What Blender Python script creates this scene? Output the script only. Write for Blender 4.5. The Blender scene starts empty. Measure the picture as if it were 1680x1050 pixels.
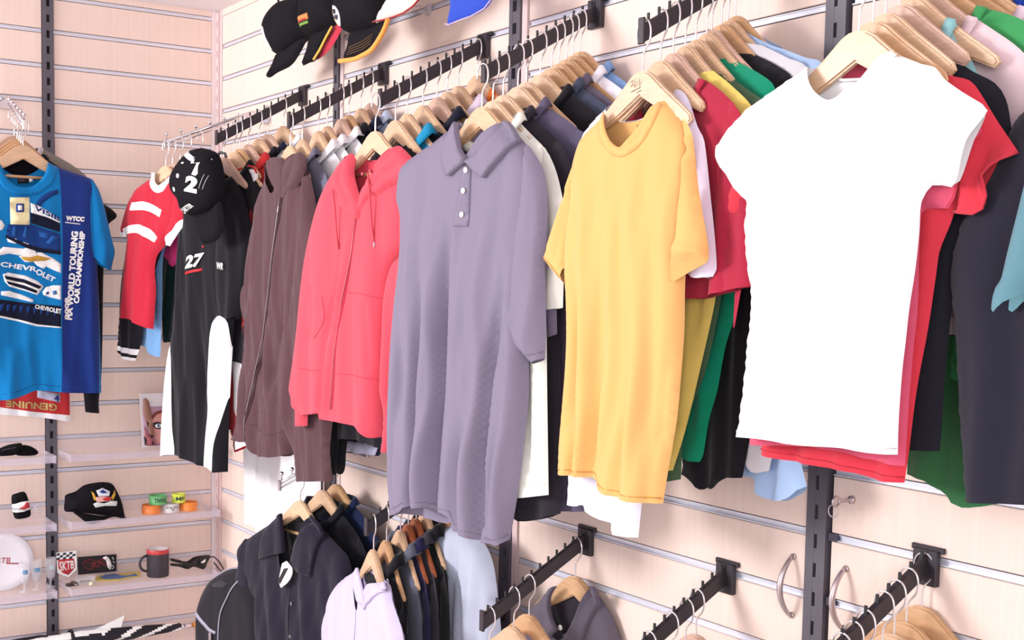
import bpy, bmesh, math, random
import numpy as np
from mathutils import Vector, Matrix
from mathutils.geometry import delaunay_2d_cdt

# ------------------------------------------------------------------ camera
# measured from the two vanishing points of the slatted walls.
# X runs along the long wall away from the corner, Y=0 is the long wall, X=0 the short one
PC = np.array([840., 630.]); V1 = np.array([-545., 441.]); V2 = np.array([3962., 529.])
F = float(np.sqrt(-np.dot(V1 - PC, V2 - PC)))
_mx = np.array([*(V1 - PC), F]); _mx /= np.linalg.norm(_mx)
_py = np.array([*(V2 - PC), F]); _py /= np.linalg.norm(_py)
ROT = np.array([-_mx, _py, np.cross(-_mx, _py)])
CAM = np.array([4.3006, -1.6121, 1.56])
scene = bpy.context.scene
cd = bpy.data.cameras.new('camera'); cam = bpy.data.objects.new('camera', cd)
scene.collection.objects.link(cam); scene.camera = cam
cd.sensor_width = 36.0; cd.lens = F / 1680 * 36.0
cd.shift_x = 0.0; cd.shift_y = (PC[1] - 525) / 1680
cd.clip_start = 0.05
r_, d_, f_ = ROT[:, 0], ROT[:, 1], ROT[:, 2]
cam.matrix_world = Matrix(((r_[0], -d_[0], -f_[0], CAM[0]), (r_[1], -d_[1], -f_[1], CAM[1]),
                           (r_[2], -d_[2], -f_[2], CAM[2]), (0, 0, 0, 1)))
# ------------------------------------------------------------------ light
world = bpy.data.worlds.new('world'); scene.world = world; world.use_nodes = True
wb = world.node_tree.nodes['Background']
wb.inputs[0].default_value = (0.95, 0.97, 1.0, 1); wb.inputs[1].default_value = 0.92
def area(name, loc, target, size, sy, power, col=(1, 1, 1)):
    l = bpy.data.lights.new(name, 'AREA'); l.shape = 'RECTANGLE'; l.size = size; l.size_y = sy
    l.energy = power; l.color = col
    o = bpy.data.objects.new(name, l); scene.collection.objects.link(o)
    o.location = loc
    o.rotation_euler = (Vector(target) - Vector(loc)).to_track_quat('-Z', 'Y').to_euler()
    return o
area('shop_window_light', (0.7, -3.7, 2.25), (1.9, 0, 1.4), 1.6, 1.3, 205, (1.0, 0.985, 0.97))
area('right_fill_light', (6.0, -2.6, 2.1), (2.2, 0, 1.4), 1.6, 1.6, 80, (1.0, 0.97, 0.96))  # unseen fill light from the right, no known source behind it
scene.view_settings.view_transform = 'Standard'; scene.view_settings.look = 'None'
scene.view_settings.gamma = 1.0; scene.view_settings.use_curve_mapping = False
scene.view_settings.exposure = 0.0

# ------------------------------------------------------------------ geometry of the view
def ray(x, y):
    return ROT @ np.array([x - PC[0], y - PC[1], F])
def on_x(x, y, X):
    q = ray(x, y); return CAM + (X - CAM[0]) / q[0] * q
def on_y(x, y, Y):
    q = ray(x, y); return CAM + (Y - CAM[1]) / q[1] * q
def on_z(x, y, Z):
    q = ray(x, y); return CAM + (Z - CAM[2]) / q[2] * q

class Plane:
    """upright plane through O, turned by yaw; local x along it, local -y towards the shop"""
    def __init__(s, O, yaw=0.0):
        s.O = np.array(O, float); s.yaw = math.radians(yaw)
        s.U = np.array([math.cos(s.yaw), math.sin(s.yaw), 0]); s.N = np.array([math.sin(s.yaw), -math.cos(s.yaw), 0])
    def uv(s, pts, off=0.0):
        out = []
        O = s.O + s.N * off
        for p in pts:
            q = ray(p[0], p[1]); t = np.dot(O - CAM, s.N) / np.dot(q, s.N); d = CAM + t * q - O
            out.append((float(np.dot(d, s.U)), float(d[2])) + tuple(p[2:]))
        return out

# ------------------------------------------------------------------ basics
COL = scene.collection
def lin(c):
    return tuple(((v / 255) / 12.92 if v / 255 <= 0.04045 else ((v / 255 + 0.055) / 1.055) ** 2.4) for v in c)
ALB = 0.76
_mats = {}
def mat(name, col, rough=0.6, metal=0.0, kind='plain', alb=ALB, alpha=1.0, spec=0.5, trans=0.0):
    key = (name, tuple(col))
    if key in _mats: return _mats[key]
    m = bpy.data.materials.new(name); m.use_nodes = True
    nt = m.node_tree; b = nt.nodes['Principled BSDF']
    c = [min(0.95, v * alb) for v in lin(col)]
    b.inputs['Base Color'].default_value = (*c, 1)
    b.inputs['Roughness'].default_value = rough; b.inputs['Metallic'].default_value = metal
    b.inputs['Specular IOR Level'].default_value = spec
    b.inputs['Alpha'].default_value = alpha
    b.inputs['Transmission Weight'].default_value = trans
    m.diffuse_color = (*c, 1)
    def tex(kind_, scale, stretch=(1, 1, 1), detail=3):
        tc = nt.nodes.new('ShaderNodeTexCoord'); mp = nt.nodes.new('ShaderNodeMapping')
        mp.inputs['Scale'].default_value = stretch
        nt.links.new(tc.outputs['Object'], mp.inputs['Vector'])
        n = nt.nodes.new('ShaderNodeTexNoise'); n.inputs['Scale'].default_value = scale
        n.inputs['Detail'].default_value = detail
        nt.links.new(mp.outputs['Vector'], n.inputs['Vector']); return n
    def tint(n, lo, hi, src=None):
        mr = nt.nodes.new('ShaderNodeMapRange'); mr.inputs['From Min'].default_value = 0.3; mr.inputs['From Max'].default_value = 0.7
        mr.inputs['To Min'].default_value = lo; mr.inputs['To Max'].default_value = hi
        nt.links.new(n.outputs['Fac'], mr.inputs['Value'])
        mx = nt.nodes.new('ShaderNodeMix'); mx.data_type = 'RGBA'; mx.blend_type = 'MULTIPLY'; mx.inputs['Factor'].default_value = 1
        if src is None: mx.inputs['A'].default_value = (*c, 1)
        else: nt.links.new(src, mx.inputs['A'])
        nt.links.new(mr.outputs['Result'], mx.inputs['B'])
        nt.links.new(mx.outputs['Result'], b.inputs['Base Color']); return mx.outputs['Result']
    def bump(n, s, d):
        bp = nt.nodes.new('ShaderNodeBump'); bp.inputs['Strength'].default_value = s; bp.inputs['Distance'].default_value = d
        nt.links.new(n.outputs['Fac'], bp.inputs['Height']); nt.links.new(bp.outputs['Normal'], b.inputs['Normal'])
    if kind == 'cloth':
        b.inputs['Sheen Weight'].default_value = 0.12; b.inputs['Sheen Roughness'].default_value = 0.5
        n = tex('n', 700, (1, 1, 0.6)); tint(n, 0.97, 1.02); bump(n, 0.12, 0.0008)
    elif kind == 'knit':
        n = tex('n', 700, (1.3, 1, 0.5)); tint(n, 0.95, 1.03); bump(n, 0.2, 0.001)
    elif kind == 'wood':
        n = tex('n', 26, (1, 3, 9)); tint(n, 0.86, 1.08)
        b.inputs['Coat Weight'].default_value = 0.25; b.inputs['Coat Roughness'].default_value = 0.25
    elif kind == 'board':
        n = tex('n', 9, (9, 9, 0.45), 5); o1 = tint(n, 0.955, 1.02)
        n2 = tex('n', 2.2, (1.5, 1.5, 1), 2); tint(n2, 0.965, 1.02, o1)
    elif kind == 'plaster':
        n = tex('n', 30); bump(n, 0.1, 0.002)
    _mats[key] = m
    return m

def fabric(col, kind='cloth', alb=None):
    if alb is None: alb = 0.94 if min(col) > 224 else (0.86 if sum(col) > 600 else ALB)
    return mat('fabric', col, 0.85, 0, kind, alb, spec=0.15)
def put(name, me, m=None, parent=None, loc=None):
    o = bpy.data.objects.new(name, me); COL.objects.link(o)
    if m is not None and not me.materials:
        for k in (m if isinstance(m, (list, tuple)) else [m]): me.materials.append(k)
    if parent is not None: o.parent = parent
    if loc is not None: o.location = loc
    return o
def tag(o, label, cat=None, group=None, kind=None):
    if label: o['label'] = label
    if cat: o['category'] = cat
    if group: o['group'] = group
    if kind: o['kind'] = kind
    return o
def thing(name, label, cat, loc, yaw=0.0, group=None):
    o = bpy.data.objects.new(name, None); COL.objects.link(o); o.location = loc
    o.rotation_euler = (0, 0, yaw); o.empty_display_size = 0.05
    return tag(o, label, cat, group)
def mesh(name, V, Fc, smooth=False):
    me = bpy.data.meshes.new(name); me.from_pydata([tuple(v) for v in V], [], [tuple(f) for f in Fc])
    if smooth: me.shade_smooth()
    return me
BOXF = [(0, 3, 2, 1), (4, 5, 6, 7), (0, 1, 5, 4), (1, 2, 6, 5), (2, 3, 7, 6), (3, 0, 4, 7)]
def boxes(lst, name='box', bevel=0.0):
    """lst of (x0,x1,y0,y1,z0,z1)"""
    V = []; Fc = []
    for x0, x1, y0, y1, z0, z1 in lst:
        b = len(V)
        V += [(x0, y0, z0), (x1, y0, z0), (x1, y1, z0), (x0, y1, z0), (x0, y0, z1), (x1, y0, z1), (x1, y1, z1), (x0, y1, z1)]
        Fc += [tuple(b + i for i in f) for f in BOXF]
    me = mesh(name, V, Fc)
    if bevel: bevel_mesh(me, bevel)
    return me
def bevel_mesh(me, w, seg=1):
    bm = bmesh.new(); bm.from_mesh(me)
    bmesh.ops.bevel(bm, geom=bm.edges[:], offset=w, segments=seg, affect='EDGES', clamp_overlap=True)
    bm.to_mesh(me); bm.free(); me.update()
def tube(paths, r, n=8, name='tube', closed=False):
    V = []; Fc = []
    if not isinstance(paths[0][0], (list, tuple, np.ndarray, Vector)): paths = [paths]
    for path in paths:
        P = [Vector(p) for p in path]; k = len(P); base = len(V)
        up = None
        for i, p in enumerate(P):
            a = P[(i - 1) % k] if (closed or i > 0) else P[0]; b = P[(i + 1) % k] if (closed or i < k - 1) else P[-1]
            t = (b - a).normalized()
            if up is None: up = t.orthogonal().normalized()
            up = (up - t * up.dot(t)).normalized(); s = t.cross(up)
            rr = r[i] if isinstance(r, (list, tuple)) else r
            for j in range(n):
                an = 2 * math.pi * j / n; V.append(p + up * math.cos(an) * rr + s * math.sin(an) * rr)
        for i in range(k if closed else k - 1):
            for j in range(n):
                a = base + i * n + j; b = base + i * n + (j + 1) % n
                i2 = (i + 1) % k; c = base + i2 * n + (j + 1) % n; d = base + i2 * n + j
                Fc.append((a, b, c, d))
        if not closed:
            Fc.append(tuple(base + j for j in range(n))[::-1]); Fc.append(tuple(base + (k - 1) * n + j for j in range(n)))
    return mesh(name, V, Fc, True)
def lathe(prof, n=28, name='lathe'):
    """prof of (r,z) -> closed revolve"""
    V = []; Fc = []
    for r, z in prof:
        for j in range(n):
            a = 2 * math.pi * j / n; V.append((r * math.cos(a), r * math.sin(a), z))
    for i in range(len(prof) - 1):
        for j in range(n):
            Fc.append((i * n + j, i * n + (j + 1) % n, (i + 1) * n + (j + 1) % n, (i + 1) * n + j))
    return mesh(name, V, Fc, True)
def prism(pts, y0, y1, bevel=0.0, name='prism', smooth=False):
    """2D outline (x,z) extruded between y0 and y1"""
    n = len(pts); V = [(p[0], y0, p[1]) for p in pts] + [(p[0], y1, p[1]) for p in pts]
    Fc = [tuple(range(n)), tuple(range(2 * n - 1, n - 1, -1))] + [(i, n + i, n + (i + 1) % n, (i + 1) % n) for i in range(n)]
    me = mesh(name, V, Fc)
    bm = bmesh.new(); bm.from_mesh(me); bmesh.ops.recalc_face_normals(bm, faces=bm.faces)
    if bevel:
        ed = [e for e in bm.edges if abs(e.verts[0].co.y - e.verts[1].co.y) < 1e-6]
        bmesh.ops.bevel(bm, geom=ed, offset=bevel, segments=2, affect='EDGES', clamp_overlap=True)
    bm.to_mesh(me); bm.free()
    if smooth: me.shade_smooth()
    return me

# ------------------------------------------------------------------ cloth engine
def spline(pts, step, closed=True):
    """Catmull-Rom through (u,v[,flag]); flag c = corner, o = corner and open segment after it, s = smooth and open"""
    n = len(pts); P = [np.array(p[:2], float) for p in pts]; fl = [(p[2] if len(p) > 2 else '') for p in pts]
    out = []; op = []
    for i in range(n if closed else n - 1):
        p1, p2 = P[i], P[(i + 1) % n]; c1 = fl[i] in ('c', 'o'); c2 = fl[(i + 1) % n] in ('c', 'o')
        p0 = P[i - 1] if (closed or i > 0) else p1
        p3 = P[(i + 2) % n] if (closed or i + 2 < n) else p2
        m1 = (p2 - p1) if c1 else (p2 - p0) / 2; m2 = (p2 - p1) if c2 else (p3 - p1) / 2
        L = np.linalg.norm(p2 - p1)
        for m in (m1, m2):
            k = np.linalg.norm(m)
            if k > L * 1.2: m *= L * 1.2 / k
        k = max(1, int(round(L / step)))
        for j in range(k):
            t = j / k; t2, t3 = t * t, t * t * t
            out.append((2 * t3 - 3 * t2 + 1) * p1 + (t3 - 2 * t2 + t) * m1 + (-2 * t3 + 3 * t2) * p2 + (t3 - t2) * m2)
            op.append(fl[i] in ('o', 's'))
    if not closed: out.append(P[-1]); op.append(False)
    return np.array(out), op
def inside(poly, Q):
    x, y = Q[:, 0], Q[:, 1]; c = np.zeros(len(Q), bool)
    a = poly; b = np.roll(poly, -1, 0)
    for (x1, y1), (x2, y2) in zip(a, b):
        if y1 == y2: continue
        m = ((y1 > y) != (y2 > y)) & (x < (x2 - x1) * (y - y1) / (y2 - y1) + x1); c ^= m
    return c
def dist(segs, Q):
    if len(segs) == 0: return np.full(len(Q), 9.0)
    D = np.full(len(Q), 9.0)
    for a, b in segs:
        ab = b - a; L = max(1e-12, ab @ ab); t = np.clip(((Q - a) @ ab) / L, 0, 1)
        D = np.minimum(D, np.hypot(*(Q - a - t[:, None] * ab).T))
    return D

FOLD = 1.5
class Surf:
    def __init__(s, segs, T, W, off, amp, wl, seed, creases, vtop, vbot, sgn=1, top=0.25):
        s.segs = segs; s.T = T; s.W = W; s.off = off; s.amp = amp * FOLD; s.creases = [(c[0], c[1] * FOLD, c[2]) for c in creases]; s.vtop = vtop; s.vbot = vbot; s.sgn = sgn; s.top = top
        rg = random.Random(seed)
        s.k = [(wl * f * rg.uniform(0.85, 1.2), rg.uniform(0, 6.28), rg.uniform(-0.12, 0.12), rg.uniform(0.3, 0.9), rg.uniform(0, 6), a)
               for f, a in ((1.0, 1.0), (1.9, 0.9), (0.55, 0.4))]
    def n(s, Q):
        """height towards the viewer"""
        Q = np.asarray(Q, float)
        d = dist(s.segs, Q); q = np.clip(d / s.W, 0, 1)
        t = s.T * np.sqrt(np.clip(1 - (1 - q) ** 2, 0, 1))
        ramp = s.top + (1 - s.top) * np.clip((s.vtop - Q[:, 1]) / max(1e-3, s.vtop - s.vbot) * 1.25, 0, 1)
        edge = np.clip(d / 0.03, 0, 1)
        g = 0
        for wl, ph, dr, wf, wp, a in s.k:
            w = np.sin(6.283 * (Q[:, 0] + dr * Q[:, 1] + 0.012 * np.sin(Q[:, 1] / wf * 6 + wp)) / wl + ph)
            g = g + a * (1 - 1.6 * np.abs(w) ** 1.5 * np.sign(w) * 0.6 - 1)
        h = s.sgn * t + s.amp * ramp * edge * g
        for path, a, w in s.creases:
            dd = dist([(path[i], path[i + 1]) for i in range(len(path) - 1)], Q)
            L = abs(path[0][1] - path[-1][1])
            fade = np.clip((max(path[0][1], path[-1][1]) + 0.02 - Q[:, 1]) / (0.45 * L), 0, 1) if L > 0.15 else 1.0
            h = h + a * fade * np.exp(-(dd / w) ** 2) * np.clip(d / 0.012, 0, 1)
        return h + s.off
    def at(s, u, v, e=0.0):
        return (u, -(float(s.n([(u, v)])[0]) + e), v)

def fill(poly, res, extra=()):
    """triangulate inside poly with hex points; extra = constraint polylines"""
    mn = poly.min(0); mx = poly.max(0)
    xs = np.arange(mn[0], mx[0], res); ys = np.arange(mn[1], mx[1], res * 0.866)
    G = np.array([(x + (res / 2 if j % 2 else 0), y) for j, y in enumerate(ys) for x in xs])
    n = len(poly); pts = [tuple(p) for p in poly]; edges = [(i, (i + 1) % n) for i in range(n)]
    segs = [(poly[i], poly[(i + 1) % n]) for i in range(n)]
    if len(G):
        G = G[inside(poly, G)]
        if len(G): G = G[dist(segs, G) > res * 0.5]
        for e in extra:
            if len(G): G = G[dist([(e[i], e[(i + 1) % len(e)]) for i in range(len(e))], G) > res * 0.35]
        pts += [tuple(g) for g in G]
    for e in extra:
        b = len(pts); pts += [tuple(p) for p in e]; k = len(e); edges += [(b + i, b + (i + 1) % k) for i in range(k)]
    V, _, T, *_r = delaunay_2d_cdt([Vector(p) for p in pts], edges, [], 0, 1e-6)
    V = np.array([(v[0], v[1]) for v in V]); T = np.array([t for t in T if len(t) == 3])
    c = V[T].mean(1); T = T[inside(poly, c)]
    used = np.unique(T); mp = -np.ones(len(V), int); mp[used] = np.arange(len(used))
    return V[used], mp[T]

def piece(name, pts, m, parent, T=0.02, Tb=0.008, W=0.05, off=0.0, amp=0.004, wl=0.07, seed=1, creases=(), regions=(),
          res=0.012, back=None, twosided=True, top=0.25, label=None, dl=None):
    """one cloth panel pair (front and back shell) as a mesh; local x=u, z=v, y=-n"""
    poly, op = spline(pts, res * 0.9)
    n = len(poly)
    segs = [(poly[i], poly[(i + 1) % n]) for i in range(n) if not op[i]]
    vt, vb = poly[:, 1].max(), poly[:, 1].min()
    S = Surf(segs, T, W, off, amp, wl, seed, [(np.array(c[0], float), c[1], c[2]) for c in creases], vt, vb, 1, top)
    regs = [(spline(r[0], res)[0], r[1]) for r in regions]
    V, Tn = fill(poly, res, [r[0] for r in regs])
    y = -S.n(V)
    # orientation
    a = V[Tn]; ar = (a[:, 1, 0] - a[:, 0, 0]) * (a[:, 2, 1] - a[:, 0, 1]) - (a[:, 2, 0] - a[:, 0, 0]) * (a[:, 1, 1] - a[:, 0, 1])
    Tn[ar < 0] = Tn[ar < 0][:, ::-1]
    verts = [(p[0], yy, p[1]) for p, yy in zip(V, y)]
    faces = [tuple(t) for t in Tn]; mi = np.zeros(len(Tn), int)
    cen = V[Tn].mean(1)
    for k, (r, _) in enumerate(regs): mi[inside(r, cen)] = k + 1
    mi = list(mi)
    if twosided:
        if back is not None: pb, ob = spline(back, res * 1.3)
        else: pb, ob = poly, op
        nb = len(pb); sb = [(pb[i], pb[(i + 1) % nb]) for i in range(nb) if not ob[i]]
        SB = Surf(sb, Tb, W, off, amp * 0.6, wl, seed + 7, (), vt, vb, -1, top)
        V2, T2 = fill(pb, res * 1.5)
        a = V2[T2]; ar = (a[:, 1, 0] - a[:, 0, 0]) * (a[:, 2, 1] - a[:, 0, 1]) - (a[:, 2, 0] - a[:, 0, 0]) * (a[:, 1, 1] - a[:, 0, 1])
        T2[ar > 0] = T2[ar > 0][:, ::-1]
        b = len(verts); y2 = -SB.n(V2)
        verts += [(p[0], yy, p[1]) for p, yy in zip(V2, y2)]
        faces += [tuple(t + b) for t in T2]; mi += [0] * len(T2)
    me = mesh(name, verts, faces, True)
    me.materials.append(m)
    for r in regs: me.materials.append(r[1])
    me.polygons.foreach_set('material_index', mi)
    o = put(name, me, None, parent)
    if label: o['label'] = label
    S.obj = o
    return S
def patch(name, pts, m, S, parent, e=0.0012, res=0.012, smooth=True, step=None, label=None):
    """a flat print or sewn-on piece lying on surface S"""
    poly, _ = spline(pts, step or res)
    V, Tn = fill(poly, res)
    a = V[Tn]; ar = (a[:, 1, 0] - a[:, 0, 0]) * (a[:, 2, 1] - a[:, 0, 1]) - (a[:, 2, 0] - a[:, 0, 0]) * (a[:, 1, 1] - a[:, 0, 1])
    Tn[ar < 0] = Tn[ar < 0][:, ::-1]
    y = -(S.n(V) + e)
    # rim that folds down so that the piece has thickness
    verts = [(p[0], yy, p[1]) for p, yy in zip(V, y)]; faces = [tuple(t) for t in Tn]
    from collections import Counter
    ec = Counter()
    for t in faces:
        for i in range(3): ec[(t[i], t[(i + 1) % 3])] += 1
    rim = [x for x in ec if (x[1], x[0]) not in ec]
    mp = {}
    for a_, b_ in rim:
        for q in (a_, b_):
            if q not in mp: mp[q] = len(verts); v = verts[q]; verts.append((v[0], v[1] + e + 0.0005, v[2]))
    faces += [(b_, a_, mp[a_], mp[b_]) for a_, b_ in rim]
    me = mesh(name, verts, faces, smooth)
    o = put(name, me, m, parent)
    if label: o['label'] = label
    return o
def ribbon(path, w, step=0.01):
    """outline of a strip of half-width w round an open path"""
    P, _ = spline(path, step, closed=False)
    t = np.gradient(P, axis=0); t /= np.linalg.norm(t, axis=1)[:, None]; nn = np.stack([-t[:, 1], t[:, 0]], 1)
    return [tuple(p) + ('c',) for p in (P + nn * w)] + [tuple(p) + ('c',) for p in (P - nn * w)[::-1]]
def seam(path, m, S, parent, r=0.0008, e=0.0004, name='seam', step=0.012):
    P, _ = spline(path, step, closed=False); h = S.n(P)
    return put(name, tube([(p[0], -(hh + e), p[1]) for p, hh in zip(P, h)], r, 5), m, parent)
def round_part(name, c, r, m, S, parent, e=0.002):
    """a button with a dished face"""
    p = S.at(c[0], c[1], e)
    me = lathe([(0, 0.0), (r * 0.55, 0.0), (r * 0.75, 0.0007), (r, 0.0004), (r, -0.0022), (0, -0.0022)], 16)
    o = put(name, me, m, parent, p); o.rotation_euler = (math.radians(90), 0, 0); return o
_fonts = {}
def text_mesh(s, bold=0.0):
    cu = bpy.data.curves.new('lettering', 'FONT'); cu.body = s; cu.resolution_u = 3; cu.offset = bold
    o = bpy.data.objects.new('lettering', cu); me = bpy.data.meshes.new_from_object(o)
    bpy.data.objects.remove(o); bpy.data.curves.remove(cu)
    V = np.array([v.co[:2] for v in me.vertices]); Fc = [tuple(p.vertices) for p in me.polygons]
    bpy.data.meshes.remove(me)
    mn, mx = V.min(0), V.max(0); V = (V - mn) / (mx - mn)
    return V, Fc
def lettering(s, quad, m, S, parent, e=0.0032, bold=0.02, name='lettering', bend=0.0):
    """text laid into the quad (bottom-left, bottom-right, top-right, top-left) in u,v on S"""
    V, Fc = text_mesh(s, bold); a, b, c, d = [np.array(q[:2], float) for q in quad]
    x, y = V[:, :1], V[:, 1:]
    Q = (1 - x) * (1 - y) * a + x * (1 - y) * b + x * y * c + (1 - x) * y * d
    if bend: Q = Q + bend * (4 * x * (1 - x)) * ((d - a) / np.linalg.norm(d - a))
    h = S.n(Q) + e
    return put(name, mesh(name, [(q[0], -hh, q[1]) for q, hh in zip(Q, h)], Fc), m, parent)
class Flat:
    """flat surface at height h, for stickers and boards"""
    def __init__(s, h=0.0): s.h = h
    def n(s, Q): return np.full(len(Q), s.h)
    def at(s, u, v, e=0.0): return (u, -(s.h + e), v)

# ------------------------------------------------------------------ shared materials
WALL = mat('beech_laminate_board', (249, 224, 214), 0.5, 0, 'board', 0.91, spec=0.25)
ALU = mat('aluminium_strip', (236, 236, 248), 0.3, 0.35, alb=0.95)
ALUD = mat('aluminium_groove', (150, 148, 175), 0.4, 0.3, alb=0.8)
POST = mat('charcoal_upright', (108, 102, 114), 0.45, 0.2)
DARK = mat('slot_black', (16, 14, 20), 0.7)
BLKM = mat('black_metal', (62, 54, 62), 0.42, 0.2)
BLKP = mat('black_peg', (24, 20, 26), 0.45)
CHROME = mat('chrome', (225, 222, 228), 0.12, 1.0, alb=1.0)
WIRE = mat('polished_wire', (238, 232, 236), 0.2, 0.75, alb=1.0)
WOOD = mat('pale_hanger_wood', (247, 205, 168), 0.4, 0, 'wood')
WOODS = [WOOD, mat('honey_hanger_wood', (238, 188, 142), 0.4, 0, 'wood'), mat('pinkish_hanger_wood', (238, 196, 176), 0.4, 0, 'wood')]
ROSEWOOD = mat('reddish_hanger_wood', (186, 104, 70), 0.35, 0, 'wood')
ACRYL = mat('clear_acrylic', (244, 232, 240), 0.06, 0, alb=1.0, alpha=0.16)
ACRYLE = mat('acrylic_edge', (226, 216, 234), 0.08, 0, alb=1.0, alpha=0.32)
WHITEP = mat('white_print', (255, 255, 255), 0.6, alb=0.9)
WHITE = fabric((255, 252, 255), alb=0.95)
BLACK = fabric((24, 22, 30))

# ------------------------------------------------------------------ room shell
ZT = 2.485
def struct(name, me, m, parent=None, kind=True):
    o = put(name, me, m, parent)
    if parent is None: o['kind'] = 'structure'
    return o
struct('floor', boxes([(-0.1, 7.5, -5.5, 0.1, -0.06, 0.0)]), mat('pale_floor', (232, 226, 224), 0.6, 0, 'plaster'))
struct('ceiling', boxes([(-0.1, 7.5, -5.5, 0.1, ZT, ZT + 0.08)]), mat('white_ceiling', (248, 244, 248), 0.8, 0, 'plaster', 0.92))
# wall_back: backing behind the boards, then each board, groove strip
PITCH = 0.11; GR = 0.015
backing = mat('wall_backing', (84, 80, 104), 0.8)  # backing coloured dark so the groove gaps read as shadow lines
wall_b = struct('wall_back', boxes([(-0.12, 5.0, 0.012, 0.10, 0, ZT)]), backing)
wall_l = struct('wall_left', boxes([(-0.10, -0.012, -5.5, 0.012, 0, ZT)]), backing)
def levels(z0):
    out = []; z = z0
    while z < ZT - 0.01: z += PITCH
    while z > -PITCH:
        out.append(z); z -= PITCH
    return out            # groove centre heights, top down
def slatwall(parent, along, bays, z0):
    g = levels(z0)
    for a0, a1 in bays:
        bm_board = None; L = a1 - a0
        for i, z in enumerate(g):
            zt = min(ZT, z + PITCH - GR / 2) if i == 0 or True else 0; zb = z + GR / 2
            zt = min(zt, ZT); zb2 = max(zb, 0.0)
            if zt - zb2 < 0.01: continue
            if bm_board is None or abs((zt - zb2) - hh) > 1e-4:
                hh = zt - zb2
                if along == 'x': bm_board = boxes([(0, L, -0.0, 0.012, 0, hh)], 'board', 0.0012)
                else: bm_board = boxes([(-0.012, 0.0, 0, L, 0, hh)], 'board', 0.0012)
            put('board', bm_board, WALL, parent, (a0, 0, zb2) if along == 'x' else (0, a0, zb2))
        # aluminium channel in each groove: lower lip, back and upper lip
        st = None
        for z in g:
            if z < 0.02 or z > ZT - 0.02: continue
            if st is None:
                if along == 'x':
                    st = boxes([(0, L, -0.0006, 0.0105, -GR / 2 + 0.0016, -GR / 2 + 0.0034), (0, L, 0.0060, 0.0115, -GR / 2 + 0.0016, GR / 2 - 0.0020), (0, L, 0.0020, 0.0105, GR / 2 - 0.0034, GR / 2 - 0.0020)], 'groove_strip')
                else:
                    st = boxes([(-0.0105, 0.0006, 0, L, -GR / 2 + 0.0016, -GR / 2 + 0.0034), (-0.0115, -0.0060, 0, L, -GR / 2 + 0.0016, GR / 2 - 0.0020), (-0.0105, -0.0020, 0, L, GR / 2 - 0.0034, GR / 2 - 0.0020)], 'groove_strip')
            put('groove_strip', st, ALU, parent, (a0, 0, z) if along == 'x' else (0, a0, z))
slatwall(wall_b, 'x', [(0.045, 0.928), (0.995, 1.850), (1.925, 2.803), (2.858, 3.75), (3.80, 4.9)], 2.140)
slatwall(wall_l, 'y', [(-1.50, -0.590), (-0.552, -0.022), (-2.45, -1.54)], 2.128)
for z_ in (1.150, 1.040):
    put('end_stop', boxes([(2.852, 2.872, -0.0015, 0.010, z_ - 0.007, z_ + 0.007)], 'e', 0.0006), mat('stop_dark', (70, 64, 84), 0.5), wall_b)
TRIMM = mat('pink_batten', (244, 214, 214), 0.5, alb=0.85)
for x0 in (0.972, 1.898):
    tr = put('edge_batten', boxes([(x0, x0 + 0.020, -0.001, 0.012, 0, ZT)]), TRIMM, wall_b)
put('edge_batten', boxes([(0.024, 0.043, -0.001, 0.012, 0, ZT)]), TRIMM, wall_b)
put('edge_batten', boxes([(-0.012, 0.002, -0.021, -0.002, 0, ZT)]), mat('white_batten', (250, 236, 238), 0.5, alb=0.9), wall_l)
for a0_, a1_ in ((0.045, 0.928), (0.995, 1.850), (1.925, 2.803), (2.858, 3.75), (3.80, 4.9)):
    put('top_batten', boxes([(a0_, a1_, 0.0, 0.012, 2.4635, ZT)]), WALL, wall_b)
# slotted uprights
def upright(label, along, c, w=0.034, col=None, gap=0.010):
    z1 = ZT - 0.002; step = 0.050; sl = 0.024
    s = (w - gap) / 2; d = 0.006
    lst = [(-w / 2, -w / 2 + s, -d, 0.010, 0, z1), (w / 2 - s, w / 2, -d, 0.010, 0, z1)]
    z = 0.0
    while z < z1:
        lst.append((-gap / 2, gap / 2, -d + 0.0004, 0.010, z, min(z1, z + step - sl))); z += step
    root = thing('slotted_upright', label, 'upright', (c, 0, 0) if along == 'x' else (0, c, 0), 0 if along == 'x' else math.radians(90))
    put('channel', boxes(lst, 'channel'), col or POST, root)
    put('slot_backing', boxes([(-gap / 2 - 0.001, gap / 2 + 0.001, 0.004, 0.009, 0, z1)]), DARK, root)
    return root
upright('charcoal slotted metal upright on the long wall, below the hanging black caps', 'x', 0.953, 0.032)
upright('charcoal slotted metal upright behind the arm of the mauve polo shirt', 'x', 1.874, 0.044, gap=0.016)
upright('charcoal slotted metal upright running down between the two curved handles', 'x', 2.828, 0.044, gap=0.007)
upright('charcoal slotted metal upright on the long wall, beyond the white t-shirt', 'x', 3.775, 0.044)
upright('charcoal slotted metal upright on the short wall beside the clear shelves', 'y', -0.571, 0.034)
upright('slim pinkish slotted channel in the corner where the two walls meet', 'x', 0.0125, 0.020, TRIMM, 0.007)

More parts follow.
